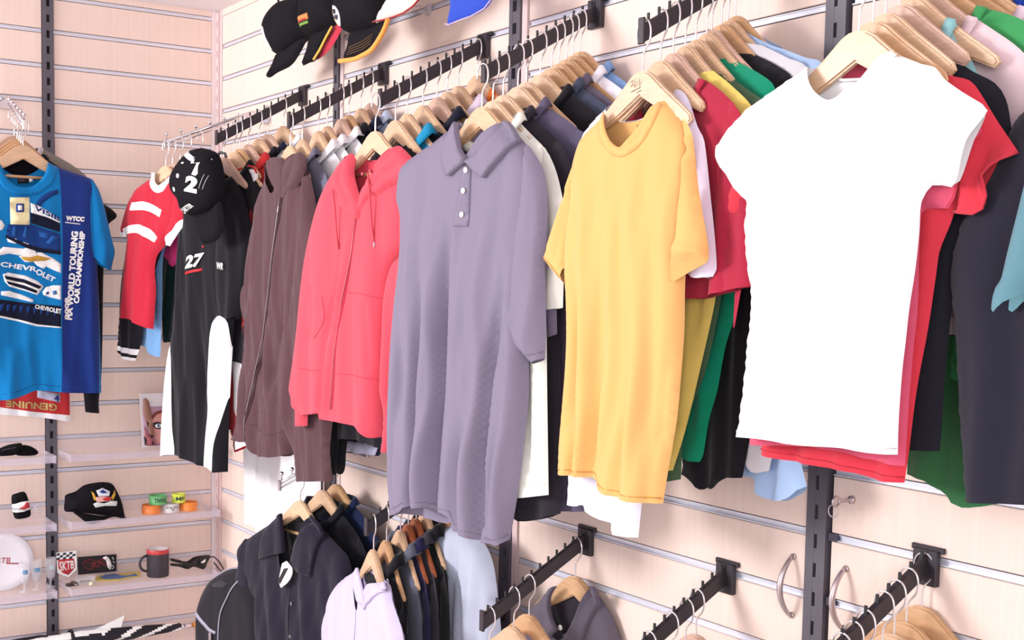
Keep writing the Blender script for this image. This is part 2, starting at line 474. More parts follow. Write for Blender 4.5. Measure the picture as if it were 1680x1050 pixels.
# ------------------------------------------------------------------ arms (waterfall rails) and hangers
ORD = ['front', 'second', 'third', 'fourth', 'fifth', 'sixth', 'seventh', 'eighth', 'ninth', 'tenth', 'eleventh', 'twelfth', 'thirteenth', 'fourteenth']
class Arm:
    def __init__(s, X, zw, word, label, style='black', L=0.275, wall='b'):
        s.X = X; s.zw = zw; s.word = word; s.style = style; s.L = L; s.wall = wall; s.count = 0
        s.sl = 0.57 if style == 'black' else 0.34
        yaw = 0 if wall == 'b' else math.radians(90)
        loc = (X, 0, zw) if wall == 'b' else (0, X, zw)
        root = thing('display_arm', label, 'display arm', loc, yaw, 'arms on the slatted walls'); s.root = root
        dz = -s.sl * L
        if style == 'black':
            w, h = 0.0055, 0.031
            V = [(-w, 0, 0), (w, 0, 0), (w, 0, -h), (-w, 0, -h), (-w, -L, dz), (w, -L, dz), (w, -L, dz - h), (-w, -L, dz - h)]
            me = mesh('arm', V, [(0, 1, 2, 3), (7, 6, 5, 4), (0, 4, 5, 1), (1, 5, 6, 2), (2, 6, 7, 3), (3, 7, 4, 0)]); bevel_mesh(me, 0.0012)
            put('arm', me, BLKM, root)
            pm = boxes([(-0.0028, 0.0028, -0.0016, 0.0016, -0.002, 0.0125)], 'peg', 0.0006)
            for k in range(12):
                y = -0.018 - k * (L - 0.03) / 11; put('peg', pm, BLKP, root, (0, y, s.sl * y))
            put('end_cap', boxes([(-0.0075, 0.0075, -L - 0.004, -L + 0.001, dz - h - 0.002, dz + 0.010)], 'c', 0.001), BLKM, root)
            put('wall_plate', boxes([(-0.022, 0.022, -0.012, -0.0005, -0.052, 0.004), (-0.03, 0.03, -0.006, 0.004, 0.0, 0.009)], 'c', 0.001), BLKM, root)
        else:
            V = []
            me = tube([(0, 0, 0.0), (0, -0.05, 0.004), (0, -0.09, -0.012), (0, -L, dz)], 0.005, 8)
            put('arm', me, CHROME, root)
            put('lower_rod', tube([(0, -0.09, -0.024), (0, -L, dz - 0.014)], 0.003, 8), CHROME, root)
            ball = lathe([(0, -0.012), (0.0016, -0.012), (0.0016, 0.0), (0.0045, 0.002), (0.0062, 0.006), (0.0045, 0.0105), (0, 0.012)], 12)
            for k in range(6):
                y = -0.10 - k * (L - 0.105) / 5; put('ball_peg', ball, CHROME, root, (0, y, (0.012 - 0.012) + s.sl * y + 0.018))
            put('end_cap', boxes([(-0.006, 0.006, -L - 0.003, -L + 0.002, dz - 0.02, dz + 0.008)], 'c', 0.001), CHROME, root)
            put('wall_plate', boxes([(-0.024, 0.024, -0.008, -0.0005, -0.03, 0.012)], 'c', 0.001), CHROME, root)
    def hubz(s, dep):
        return s.zw - (0.078 if s.style == 'black' else 0.072) - s.sl * dep
    def dep(s, p):
        if not isinstance(p, tuple): return p
        return -float(on_x(p[0], p[1], s.X)[1]) if s.wall == 'b' else None
    def origin(s, dep):
        z = s.hubz(dep)
        return (s.X, -dep, z) if s.wall == 'b' else (dep, s.X, z)

def hanger_mesh(short=False):
    # symmetric outline, arms sweep back a little at the tips
    top = [(0.0, 0.0), (0.014, -0.002), (0.027, -0.009), (0.040, -0.020), (0.056, -0.033), (0.080, -0.051), (0.11, -0.072), (0.148, -0.099)]
    bot = [(0.153, -0.108), (0.145, -0.114), (0.10, -0.094), (0.05, -0.068), (0.0, -0.041)]
    if short:
        top = top[:6] + [(0.100, -0.066), (0.118, -0.080)]; bot = [(0.122, -0.090), (0.114, -0.096), (0.09, -0.086), (0.05, -0.068), (0.0, -0.041)]
    half = top + bot
    pts = half + [(-x, z) for x, z in half[::-1] if x > 0]
    me = prism(pts, -0.0065, 0.0065, 0.003)
    for v in me.vertices:
        k = abs(v.co.x); v.co.y *= 1 - 0.35 * min(1.0, max(0.0, (k - 0.05) / 0.05))
    me.shade_smooth()
    bm = bmesh.new(); bm.from_mesh(me)
    for e in bm.edges:
        if len(e.link_faces) == 2 and e.calc_face_angle(0) > 0.9: e.smooth = False
    bm.to_mesh(me); bm.free()
    return me
HME = {}
def hmesh(m, short=False):
    key = (m.name, short)
    if key not in HME:
        me = hanger_mesh(short); me.materials.append(m); HME[key] = me
    return HME[key]
def hook_mesh(h):
    # local to hub; rail top sits h above the hub
    P = [(-.015, h - .024), (-.0165, h - .014), (-.014, h - .003), (-.006, h + .0045), (.004, h + .005), (.012, h + .0), (.0165, h - .010),
         (.0170, h - .022), (.0145, h - .032), (.008, h - .040), (.002, h - .047), (0.0, h - .056), (0.0, -0.006)]
    Q, _ = spline(P, 0.005, closed=False)
    return tube([(p[0], 0, p[1]) for p in Q], 0.0017, 6)
HOOKB = hook_mesh(0.078); HOOKB.materials.append(WIRE)
HOOKC = hook_mesh(0.072); HOOKC.materials.append(WIRE)
BARM = tube([(-0.112, 0.004, -0.094), (0.112, 0.004, -0.094)], 0.005, 10); BARM.materials.append(WOODS[1])
rnd = random.Random(5)
def hanger(arm, p, yaw=6.0, wood=None, bar=False, mark=False, short=False):
    dep = arm.dep(p); O = arm.origin(dep); k = arm.count; arm.count += 1
    base = 0 if arm.wall == 'b' else 90
    yaw = math.radians(base + yaw)
    w = wood or WOODS[rnd.choice([0, 0, 1, 2])]
    tone = {'honey_hanger_wood': 'honey wooden', 'reddish_hanger_wood': 'reddish wooden', 'pinkish_hanger_wood': 'pinkish wooden'}.get(w.name.split('.')[0], 'pale wooden')
    r = thing('wooden_hanger', '%s hanger, %s on %s' % (tone, ORD[k] + ('most' if k == 0 else ' from front'), arm.word), 'hanger', O, yaw, 'wooden hangers')
    put('shoulder_bow', hmesh(w, short), None, r)
    put('hook', HOOKB if arm.style == 'black' else HOOKC, None, r)
    if bar: put('trouser_bar', BARM, None, r)
    if mark:
        M_ = mat('hanger_ink', (150, 122, 116), 0.6); M2 = mat('hanger_line', (96, 62, 56), 0.6)
        for pth in ([(-.022, -.016), (-.017, -.013), (-.017, -.019), (-.021, -.024)], [(-.012, -.012), (-.012, -.025), (-.016, -.021)], [(-.009, -.018), (-.005, -.016), (-.004, -.022), (-.008, -.025), (-.010, -.020)], [(.000, -.013), (.001, -.025), (.005, -.018)]):
            put('size_mark', tube([(a, -0.0066, b) for a, b in pth], 0.0005, 4), M_, r)
        for pth in ([(-.020, -.032), (-.010, -.030), (.003, -.027)], [(-.006, -.035), (.005, -.032)]):
            put('size_line', tube([(a, -0.0066, b) for a, b in pth], 0.0007, 4), M2, r)
    return Plane(O, math.degrees(yaw)), O

# ------------------------------------------------------------------ template garment for the packed rows
def shade(col, k): return tuple(max(0, min(255, int(c * k))) for c in col)
def garment(arm, p, label, col, L=0.72, W=0.195, sleeve='short', name='t_shirt', cat='t-shirt', yaw=6.0, neck='crew', wood=None,
            cuff=None, nw=0.075, res=0.017, sl=None, hang=True, collar_col=None, amp=0.0045, long_end=None, T=0.013, drop=0.0, bar=False, mark=False, hood=False, seedk=0, sides=(-1, 1)):
    if hang: pl, O = hanger(arm, p, yaw, wood, bar, mark)
    else:
        dep = arm.dep(p); O = arm.origin(dep); pl = Plane(O, (0 if arm.wall == 'b' else 90) + yaw)
    seed = int(abs(O[1]) * 9973 + O[0] * 131) + seedk
    rg = random.Random(seed)
    r = thing(name, label, cat, O, pl.yaw)
    m = fabric(col) if not isinstance(col, bpy.types.Material) else col
    s = W / 0.195; d = drop
    def C_(x): return x
    nz = -(0.046 + (nw - 0.08) * 0.72) - d
    side = [(max(0.120 * s + 0.003, nw + 0.02), -0.071 - d - max(0, (nw - 0.10)) * 0.7), (0.172 * s, -0.104 - d), (0.197 * s, -0.134 - d), (0.205 * s, -0.19), (0.196 * s, -0.31), (0.190 * s, -0.45), ((0.190 + rg.uniform(0, .02)) * s, -L + 0.01, 'o')]
    sidel = [(-x, z) + tuple(f) for x, z, *f in side]
    hem = [(0.10 * s, -L - rg.uniform(0, .02), 's'), (0.02 * s, -L + rg.uniform(-.01, .01), 's'), (-0.09 * s, -L - rg.uniform(0, .02), 's')]
    sidel = [(x, z) for x, z, *f in sidel]; sidel[-1] = (sidel[-1][0], sidel[-1][1], 'c')
    fneck = [(-nw, nz, 'o'), (-nw * 0.72, nz - 0.045, 's'), (-nw * 0.3, nz - 0.075, 's'), (nw * 0.3, nz - 0.075, 's'), (nw * 0.72, nz - 0.045, 's')]
    bneck = [(-nw, nz, 'o'), (-nw * 0.5, nz - 0.010, 's'), (nw * 0.5, nz - 0.010, 's')]
    right = [(nw, nz, 'c')] + side
    front = right + hem + sidel[::-1] + fneck
    bk = right + hem + sidel[::-1] + bneck
    S = piece('body', front, m, r, T=T, Tb=0.008, W=0.02, top=0.0, amp=amp, wl=0.075, seed=seed, res=res, back=bk)
    seam([(x, z + 0.022) for x, z, *f in [side[-1]] + hem + [sidel[-1]]], m, S, r, 0.0007, 0.0002, 'hem_seam', 0.03)
    if sleeve:
        SL = sl or (0.30 if sleeve == 'short' else L - 0.06)
        for sg in sides:
            e = 0.052 if sleeve == 'short' else 0.035
            pts = [(0.165 * s, -0.100 - d), (0.192 * s, -0.118 - d), (0.222 * s, -0.165 - d), ((0.225 + e * .35) * s, -0.24), ((0.212 + e * 0.6) * s, -SL, 'o'),
                   ((0.212 + e * .6 - (0.095 if sleeve == 'short' else 0.055)) * s, -SL - 0.012, 'c'), ((0.165) * s, -0.27), (0.160 * s, -0.16)]
            pts = [(sg * q[0],) + tuple(q[1:]) for q in (pts if sg > 0 else pts)]
            if sg < 0:
                pts = pts[::-1]
                pts = [tuple(q[:2]) + (('o',) if (len(q) > 2 and q[2] == 'c') else (('c',) if len(q) > 2 else ())) for q in pts]
            mm = m
            Ss = piece('sleeve', pts, mm, r, T=0.009, Tb=0.006, W=0.03, off=0.005, amp=0.003, wl=0.05, seed=seed + 3, res=res)
            if sleeve == 'long' and cuff is not None:
                cx = (0.212 + e * .6) * s
                q = [(sg * cx, -SL + 0.05, 'c'), (sg * (cx + 0.002), -SL, 'c'), (sg * (cx - 0.056), -SL - 0.012, 'c'), (sg * (cx - 0.055), -SL + 0.045, 'c')]
                patch('cuff', q, fabric(cuff), Ss, r, 0.002, 0.02)
    cm = fabric(collar_col) if collar_col else m
    if neck == 'crew':
        patch('neckband', ribbon([(-nw - .004, nz), (-nw * 0.80, nz - 0.05), (-nw * 0.34, nz - 0.084), (nw * 0.34, nz - 0.084), (nw * 0.80, nz - 0.05), (nw + .004, nz)], 0.008), cm, S, r, 0.0018, 0.02)
    elif neck == 'polo':
        # raised collar round the neck with a roll
        put('collar', collar_roll(nw, nz, 0.013), cm, r)
    elif neck == 'hood':
        put('hood', collar_roll(nw + 0.010, nz - 0.006, 0.018, 0.018), cm, r)
    return r, S, pl, O
def collar_roll(nw, nz, h=0.026, th=0.008):
    P = []
    for k in range(25):
        a = 2 * math.pi * k / 24
        x = math.cos(a) * nw; yy = math.sin(a) * 0.020; z = nz + 0.002 - 0.06 * max(0.0, -math.sin(a)) ** 1.3
        P.append((x, yy, z))
    P = P[:-1]; V = []; Fc = []; n = len(P)
    prof = [(0.0, 0.0), (0.001, h * .6), (0.004, h), (0.009 + th * .3, h * .95), (0.013 + th * .5, h * .4), (0.015 + th, -h * .35), (0.011 + th, -h * .4), (0.006, 0.0)]
    for (x, y, z) in P:
        c = Vector((x, y * 2.0, 0)); nrm = Vector((x / nw, y / 0.02 * .8, 0)).normalized()
        for a, b in prof: V.append((x + nrm.x * a, y + nrm.y * a * .8, z + b))
    k = len(prof)
    for i in range(n):
        for j in range(k - 1):
            Fc.append((i * k + j, ((i + 1) % n) * k + j, ((i + 1) % n) * k + j + 1, i * k + j + 1))
    return mesh('collar', V, Fc, True)

# ================================================================== the arms
A = Arm(0.449, 2.089, 'chrome arm nearest corner', 'chrome display arm with ball pegs nearest the corner, holding the red shirt with white stripes', 'chrome', 0.335)
B = Arm(0.728, 2.139, 'arm above long black polo', 'black pegged display arm above the long black and white shirt')
Cc = Arm(1.244, 2.139, 'arm above brown zip jacket', 'black pegged display arm above the brown zip jacket')
D = Arm(1.745, 2.139, 'arm above coral hooded jacket', 'black pegged display arm above the coral hooded jacket')
Ea = Arm(2.178, 2.143, 'arm above mauve polo shirt', 'black pegged display arm above the mauve polo shirt, its plate right of the dark upright')
Fa = Arm(2.66, 2.147, 'arm above yellow t-shirt', 'black pegged display arm above the yellow t-shirt, cut by the top edge of the photo')
G = Arm(3.15, 2.155, 'arm above white t-shirt', 'black pegged display arm above the plain white t-shirt, out of sight behind its hangers')
R = Arm(3.66, 2.155, 'arm above teal sleeve', 'black pegged display arm at the right edge, above the dark navy garment')
H = Arm(1.15, 1.103, 'arm above black button shirt', 'short chrome display arm with ball pegs against white cloth, below the brown zip jacket', 'chrome', 0.255)
I = Arm(1.70, 1.162, 'lower arm holding the lilac top', 'black pegged display arm below the mauve polo shirt, holding the lilac top')
J = Arm(2.187, 1.045, 'lower arm with few hangers', 'black pegged lower display arm, leftmost of the three bare ones, four hooks on it', L=0.262)
K = Arm(2.615, 1.055, 'lower arm at bottom centre', 'black pegged lower display arm in the middle of the three, cut by the bottom edge')
Lw = Arm(3.056, 1.163, 'lower arm right of curved handles', 'black pegged lower display arm right of the curved handles, crowded with wire hooks', L=0.30)
Q = Arm(-0.713, 2.118, 'arm above blue racing t-shirt', 'chrome display arm on the short wall holding the bright blue racing t-shirt', 'chrome', 0.30, 'l')

def hero(arm, p, label, name, cat, yaw, wood=None, bar=False, mark=False, hang=True):
    if hang: pl, O = hanger(arm, p, yaw, wood, bar, mark, True)
    else:
        dep = arm.dep(p); O = arm.origin(dep); pl = Plane(O, (0 if arm.wall == 'b' else 90) + yaw)
    return thing(name, label, cat, O, pl.yaw), pl

# ------------------------------------------------------------------ mauve polo
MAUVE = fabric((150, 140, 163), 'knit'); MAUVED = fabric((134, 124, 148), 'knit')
PEARL = mat('pearl_button', (232, 224, 226), 0.25)
r, pl = hero(Ea, (791, 166), 'mauve grey short-sleeved polo shirt with three pale buttons, front of its arm', 'polo_shirt', 'polo shirt', 7)
front = [(827, 200, 'c'), (845, 216), (864, 238), (882, 266), (888, 300), (880, 380), (872, 460), (868, 560), (868, 640), (861, 720), (851, 800), (843, 850), (837, 885, 'o'), (829, 893, 's'),
         (813, 889, 's'), (799, 885, 's'), (790, 878, 's'), (776, 873, 's'), (761, 868, 's'), (757, 846, 's'), (740, 839, 's'), (724, 837, 's'), (718, 830, 's'), (700, 831, 's'), (682, 829, 's'), (673, 838, 's'), (660, 842, 's'), (646, 846, 'c'),
         (642, 780), (643, 700), (646, 600), (652, 500), (659, 430), (661, 356), (656, 330), (658, 298), (664, 272), (676, 261), (700, 243), (727, 226), (741, 214), (751, 202, 'o'),
         (754, 225, 's'), (760, 248, 's'), (769, 264, 's'), (786, 254, 's'), (802, 228, 's')]
back = [(827, 200, 'c'), (864, 238), (882, 266), (888, 300), (872, 460), (868, 640), (851, 800), (837, 880, 'o'), (800, 866, 's'), (760, 860, 's'), (740, 857, 's'), (720, 860, 's'), (690, 850, 's'), (660, 843, 's'), (646, 846, 'c'),
        (643, 700), (659, 430), (656, 330), (664, 272), (700, 243), (751, 202, 'o'), (770, 206, 's'), (808, 205, 's')]
f = lambda pts, off=0: pl.uv(pts, off)
S = piece('body', f(front), MAUVE, r, T=0.030, Tb=0.010, W=0.06, amp=0.006, wl=0.085, seed=4, res=0.009, back=f(back), top=0.05,
          creases=[(f([(758, 370), (748, 420), (738, 560), (726, 830)]), -0.022, 0.013), (f([(790, 360), (764, 560), (741, 830)]), 0.008, 0.022),
                   (f([(705, 400), (699, 600), (686, 825)]), -0.018, 0.011), (f([(728, 420), (712, 640), (702, 825)]), 0.008, 0.016),
                   (f([(845, 420), (815, 620), (803, 760), (800, 885)]), -0.018, 0.010), (f([(855, 560), (835, 700), (822, 880)]), 0.008, 0.018),
                   (f([(790, 440), (786, 700), (780, 870)]), 0.007, 0.018), (f([(846, 590), (822, 760), (806, 860)]), -0.005, 0.006),
                   (f([(769, 330), (768, 420)]), 0.003, 0.012), (f([(672, 430), (664, 700), (668, 830)]), 0.006, 0.016)])
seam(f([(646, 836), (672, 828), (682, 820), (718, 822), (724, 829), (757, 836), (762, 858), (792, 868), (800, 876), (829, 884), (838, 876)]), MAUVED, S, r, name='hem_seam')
sl = [(862, 236), (882, 262), (893, 290), (897, 330), (897, 380), (893, 420), (894, 480), (895, 540), (893, 588, 'o'), (874, 597, 'c'), (861, 584), (842, 562), (832, 533), (842, 500), (845, 450), (851, 380), (858, 320), (861, 270)]
S2 = piece('sleeve', f(sl, 0.01), MAUVE, r, T=0.022, Tb=0.008, W=0.035, off=0.008, amp=0.003, wl=0.06, seed=8, res=0.010, creases=[(f([(868, 300), (858, 400), (850, 520)]), 0.004, 0.01)])
seam(f([(893, 577), (876, 583), (866, 576)], 0.01), MAUVED, S2, r, name='cuff_seam')
piece('sleeve', f([(672, 262), (664, 268), (657, 290), (655, 330), (660, 352, 'o'), (664, 350, 'c'), (668, 320), (672, 290)], 0.006), MAUVE, r, T=0.012, Tb=0.008, W=0.03, off=0.004, seed=9, res=0.010, amp=0.001)
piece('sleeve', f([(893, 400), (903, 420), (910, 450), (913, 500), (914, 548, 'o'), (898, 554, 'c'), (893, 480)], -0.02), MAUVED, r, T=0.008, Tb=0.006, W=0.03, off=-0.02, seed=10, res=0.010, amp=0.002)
pk = patch('placket', f([(762, 270, 'c'), (773, 274, 'c'), (770, 372, 'c'), (750, 372, 'c')], 0.03), MAUVE, S, r, 0.0022, 0.01)
for c in ((764, 279), (761, 313), (758.5, 352)): round_part('button', f([c], 0.034)[0], 0.0062, PEARL, S, r, 0.010 if c[1] == 273 else 0.004)
patch('collar', f([(751, 200, 'c'), (756, 228), (760, 246), (769, 263, 'c'), (760, 273), (737.5, 289, 'c'), (731, 262), (732, 236), (741, 211)], 0.03), MAUVE, S, r, 0.012, 0.009)
patch('collar', f([(827, 198, 'c'), (837, 206), (844, 225, 'c'), (822, 258), (796, 292, 'c'), (783, 282), (769, 265, 'c'), (786, 252), (806, 224), (817, 203)], 0.03), MAUVE, S, r, 0.012, 0.009)
Sb = Flat(-0.006)
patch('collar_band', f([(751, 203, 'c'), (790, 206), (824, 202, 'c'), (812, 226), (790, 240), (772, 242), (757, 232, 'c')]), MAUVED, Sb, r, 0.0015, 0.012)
patch('size_label', f([(768, 242, 'c'), (796, 241, 'c'), (790, 250, 'c'), (776, 256, 'c')]), WHITEP, Flat(0.0), r, 0.002, 0.012, label='small white woven label inside the collar')

# ------------------------------------------------------------------ yellow t-shirt
YEL = fabric((253, 197, 124), alb=0.80); YELD = fabric((224, 150, 64))
r, pl = hero(Fa, (1055, 100), 'plain yellow t-shirt with a round neck, hanging in front of the white one', 't_shirt', 't-shirt', 2, WOODS[0], mark=True)
front = [(1080, 168, 'c'), (1094, 163), (1106, 176), (1120, 198), (1134, 224), (1138, 262), (1134, 320), (1128, 400), (1124, 470), (1123, 540), (1118, 611), (1112, 678), (1104, 730), (1095, 780), (1088, 826, 'o'),
         (1062, 822, 's'), (1036, 816, 's'), (1014, 810, 's'), (1000, 803, 's'), (995, 788, 's'), (975, 781, 's'), (948, 779, 's'), (919, 777, 'c'), (922, 723), (928, 667), (934, 574), (934, 500), (931, 435), (934, 380), (940, 330), (941, 290), (946, 262), (957, 230), (972, 210), (985, 198), (996, 186, 'o'),
         (998, 200, 's'), (1006, 226, 's'), (1019, 241, 's'), (1032, 244, 's'), (1047, 235, 's'), (1063, 214, 's'), (1074, 191, 's')]
back = front[:-8] + [(996, 188, 'o'), (1013, 200, 's'), (1044, 196, 's'), (1070, 186, 's')]
S = piece('body', f(front), YEL, r, T=0.026, Tb=0.010, W=0.05, amp=0.0055, wl=0.075, seed=14, res=0.009, back=f(back), top=0.1,
          creases=[(f([(965, 420), (958, 600), (952, 778)]), -0.007, 0.012), (f([(1000, 460), (992, 640), (980, 780)]), -0.009, 0.012), (f([(1010, 560), (1004, 700), (1000, 800)]), 0.007, 0.012),
                   (f([(1075, 480), (1072, 600), (1068, 800)]), 0.005, 0.02), (f([(1112, 560), (1102, 640), (1096, 720)]), -0.005, 0.008), (f([(1025, 300), (1020, 500)]), 0.003, 0.02),
                   (f([(960, 300), (962, 400)]), -0.004, 0.012)])
patch('neckband', f([tuple(p) for p in [(996, 184, 'c'), (999, 200), (1007, 225), (1019, 240), (1032, 243), (1047, 234), (1062, 213), (1073, 190), (1080, 167, 'c'), (1087, 172, 'c'), (1083, 198), (1071, 224), (1052, 248), (1033, 259), (1014, 255), (998, 236), (990, 208), (989, 192, 'c')]], 0.012), YEL, S, r, 0.0022, 0.009)
piece('sleeve', f([(1120, 196), (1134, 216), (1140, 250), (1145, 300), (1152, 345), (1160, 388), (1163, 416), (1160, 430), (1132, 446), (1099, 466, 'o'), (1104, 450, 's'), (1121, 406, 'o'), (1124, 350, 's'), (1129, 300, 's'), (1127, 250)], 0.016), YEL, r,
      T=0.016, Tb=0.006, W=0.03, off=0.016, seed=15, res=0.009, amp=0.002, creases=[(f([(1122, 407), (1158, 413)], 0.012), 0.006, 0.01), (f([(1105, 452), (1155, 424)], 0.012), -0.006, 0.008)])
S2 = piece('sleeve', f([(950, 252), (940, 275), (930, 304), (918, 345), (906, 380), (894, 424), (899, 434), (907, 444), (928, 468, 'o'), (930, 435, 'c'), (934, 390), (940, 330), (946, 290)], 0.008), YEL, r,
      T=0.016, Tb=0.010, W=0.04, off=0.008, seed=16, res=0.009, amp=0.002, creases=[(f([(918, 424), (926, 380), (934, 330)], 0.008), -0.005, 0.008)])
seam(f([(897, 420), (912, 436), (926, 455)], 0.008), YELD, S2, r, name='cuff_seam')
seam(f([(920, 768), (973, 772), (995, 779), (1001, 794), (1036, 807), (1089, 817)]), YELD, S, r, name='hem_seam')
patch('size_print', f([(1043, 205, 'c'), (1051, 204, 'c'), (1051, 215, 'c'), (1044, 216, 'c')]), mat('brown_print', (190, 120, 60), 0.7), Flat(-0.004), r, 0.002, 0.012)

# ------------------------------------------------------------------ white t-shirt
r, pl = hero(G, 0.312, 'plain white fitted t-shirt with cap sleeves, largest and nearest garment', 't_shirt', 't-shirt', 3, WOODS[0], bar=False)
front = [(1457, 84, 'c'), (1484, 94), (1512, 105), (1535, 111), (1549, 129), (1579, 151), (1612, 171), (1619, 180, 'o'), (1605, 204, 's'), (1591, 228, 's'), (1580, 264, 's'), (1571, 296, 's'), (1560, 307, 'c'), (1545, 304), (1530, 304), (1512, 331), (1508, 384), (1502, 440), (1492, 506), (1486, 560), (1481, 602), (1477, 650), (1474, 700), (1473, 746, 'o'),
         (1440, 741, 's'), (1405, 735, 's'), (1370, 731, 's'), (1320, 727, 's'), (1287, 723, 's'), (1250, 717, 's'), (1211, 716, 'c'), (1215, 689), (1222, 640), (1229, 563), (1236, 498), (1231, 449), (1226, 400), (1225, 360), (1228, 334), (1216, 322), (1202, 304), (1190, 285), (1180, 266), (1177, 247), (1184, 231), (1197, 213), (1213, 193), (1234, 173), (1256, 158), (1293, 132), (1329, 109, 'o'),
         (1333, 128, 's'), (1344, 148, 's'), (1361, 164, 's'), (1378, 168, 's'), (1399, 160, 's'), (1421, 144, 's'), (1442, 115, 's')]
back = front[:-8] + [(1329, 111, 'o'), (1350, 124, 's'), (1381, 129, 's'), (1408, 128, 's'), (1434, 115, 's')]
S = piece('body', f(front), WHITE, r, T=0.026, Tb=0.008, W=0.05, amp=0.003, wl=0.10, seed=24, res=0.009, back=f(back), top=0.1,
          creases=[(f([(1415, 150), (1398, 152), (1390, 140)]), 0.006, 0.006), (f([(1500, 330), (1440, 400)]), 0.003, 0.02), (f([(1400, 300), (1380, 600)]), 0.003, 0.03)])
patch('neckband', f([(1327, 110, 'c'), (1334, 129), (1345, 148), (1362, 163), (1378, 167), (1398, 159), (1420, 143), (1441, 114), (1457, 83, 'c'), (1466, 88, 'c'), (1452, 122), (1430, 154), (1404, 172), (1378, 181), (1353, 176), (1333, 158), (1323, 134), (1319, 115, 'c')], 0.012), WHITE, S, r, 0.002, 0.009)
patch('cuff', f([(1619, 180, 'c'), (1605, 205), (1591, 230), (1581, 266), (1572, 296), (1560, 307, 'c'), (1551, 305, 'c'), (1560, 280), (1566, 250), (1580, 215), (1604, 182, 'c')], 0.02), WHITE, S, r, 0.002, 0.009)
seam(f([(1212, 706), (1250, 707), (1287, 713), (1370, 721), (1440, 731), (1473, 736)]), fabric((236, 228, 238)), S, r, name='hem_seam')
put('neck_tape', tube([(p[0], 0.004, p[1]) for p in f([(1332, 118), (1350, 126), (1381, 131), (1408, 130), (1434, 119), (1452, 96)])], 0.0022, 6), WHITE, r)

# red and pink tees straight behind it
RED2 = fabric((240, 66, 84)); PINKR = fabric((238, 96, 128))
r, pl = hero(G, 0.286, 'pinkish red t-shirt directly behind the white one, hem just showing', 't_shirt', 't-shirt', 0)
S = piece('body', f([(1460, 92, 'o'), (1500, 105, 'c'), (1570, 150), (1612, 215), (1600, 228), (1586, 240), (1576, 280), (1566, 325), (1556, 342, 'c'), (1540, 342), (1520, 343), (1512, 350), (1508, 420), (1506, 500), (1498, 580), (1490, 680), (1485, 765, 'o'),
         (1440, 755, 's'), (1370, 737, 's'), (1300, 731, 's'), (1230, 730, 'c'), (1232, 600), (1238, 450), (1230, 340), (1200, 300), (1215, 220), (1260, 165), (1330, 118, 'c')]), PINKR, r, T=0.010, Tb=0.006, W=0.03, seed=31, amp=0.003, res=0.012)
seam(f([(1556, 340), (1566, 322), (1576, 278), (1586, 240)]), RED2, S, r, name='cuff_seam')
r, pl = hero(G, 0.262, 'bright red t-shirt whose right sleeve flares out behind the white one', 't_shirt', 't-shirt', -4)
S = piece('body', f([(1486, 85, 'c'), (1510, 96), (1535, 113), (1560, 124), (1591, 132), (1608, 152), (1625, 180), (1640, 204), (1655, 226), (1672, 251, 'o'), (1650, 262, 's'), (1632, 273, 's'), (1620, 289, 's'), (1624, 305, 's'), (1629, 322, 's'), (1623, 344, 's'), (1606, 352, 's'), (1585, 350, 's'), (1566, 348, 'c'),
         (1560, 366), (1550, 390), (1541, 414), (1536, 449), (1523, 537), (1504, 640), (1492, 735), (1484, 792, 'o'), (1446, 787, 's'), (1410, 775, 's'), (1370, 767, 's'), (1310, 757, 's'), (1249, 745, 'c'), (1252, 600), (1240, 400), (1227, 350), (1208, 357), (1196, 350), (1192, 338), (1196, 320), (1202, 304), (1230, 210), (1270, 165), (1330, 118, 'o')]), RED2, r, T=0.012, Tb=0.008, W=0.03, seed=33, amp=0.003, res=0.012,
          creases=[(f([(1640, 235), (1612, 268), (1600, 300), (1610, 340)]), -0.006, 0.006), (f([(1576, 260), (1566, 340)]), -0.006, 0.008)])
put('cuff', tube([S.at(*q[:2], 0.001) for q in f([(1671, 250), (1650, 261), (1632, 272), (1619, 288), (1624, 305), (1628, 322), (1622, 343), (1606, 351), (1585, 349), (1568, 347)])], 0.0022, 6), RED2, r)
seam(f([(1250, 735), (1310, 747), (1370, 757), (1446, 776), (1485, 783)]), fabric((205, 44, 62)), S, r, name='hem_seam')

# ------------------------------------------------------------------ coral hoodie
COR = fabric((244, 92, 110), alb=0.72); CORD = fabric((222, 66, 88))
r, pl = hero(D, (616, 204), 'coral red zip hooded jacket with drawstrings and front pockets', 'hooded_jacket', 'jacket', 6, WOODS[0], bar=True)
front = [(650, 240, 'c'), (664, 252), (678, 280), (684, 330), (676, 400), (662, 420), (648, 440), (640, 500), (634, 580), (632, 640), (630, 700), (628, 717, 'o'), (620, 717, 's'), (606, 702, 's'), (580, 693, 's'), (546, 686, 's'), (545, 677, 's'), (534, 678, 's'), (501, 681, 'c'),
         (486, 672), (484, 655), (481, 642), (482, 625), (488, 585), (496, 515), (505, 441), (514, 388), (524, 348), (535, 316), (550, 288), (562, 268), (575, 252, 'o'), (580, 300, 's'), (589, 347, 's'), (604, 330, 's'), (628, 290, 's')]
back = front[:-5] + [(575, 254, 'o'), (600, 262, 's'), (630, 258, 's')]
S = piece('body', f(front), COR, r, T=0.034, Tb=0.010, W=0.06, amp=0.003, wl=0.10, seed=41, res=0.010, back=f(back), top=0.2,
          creases=[(f([(587, 350), (577, 430), (564, 500), (553, 560), (546, 670)]), -0.006, 0.006), (f([(595, 360), (585, 440), (572, 510), (561, 575), (553, 670)]), 0.006, 0.008),
                   (f([(528, 470), (533, 520), (522, 556)]), -0.004, 0.006), (f([(620, 500), (622, 600)]), -0.004, 0.008)])
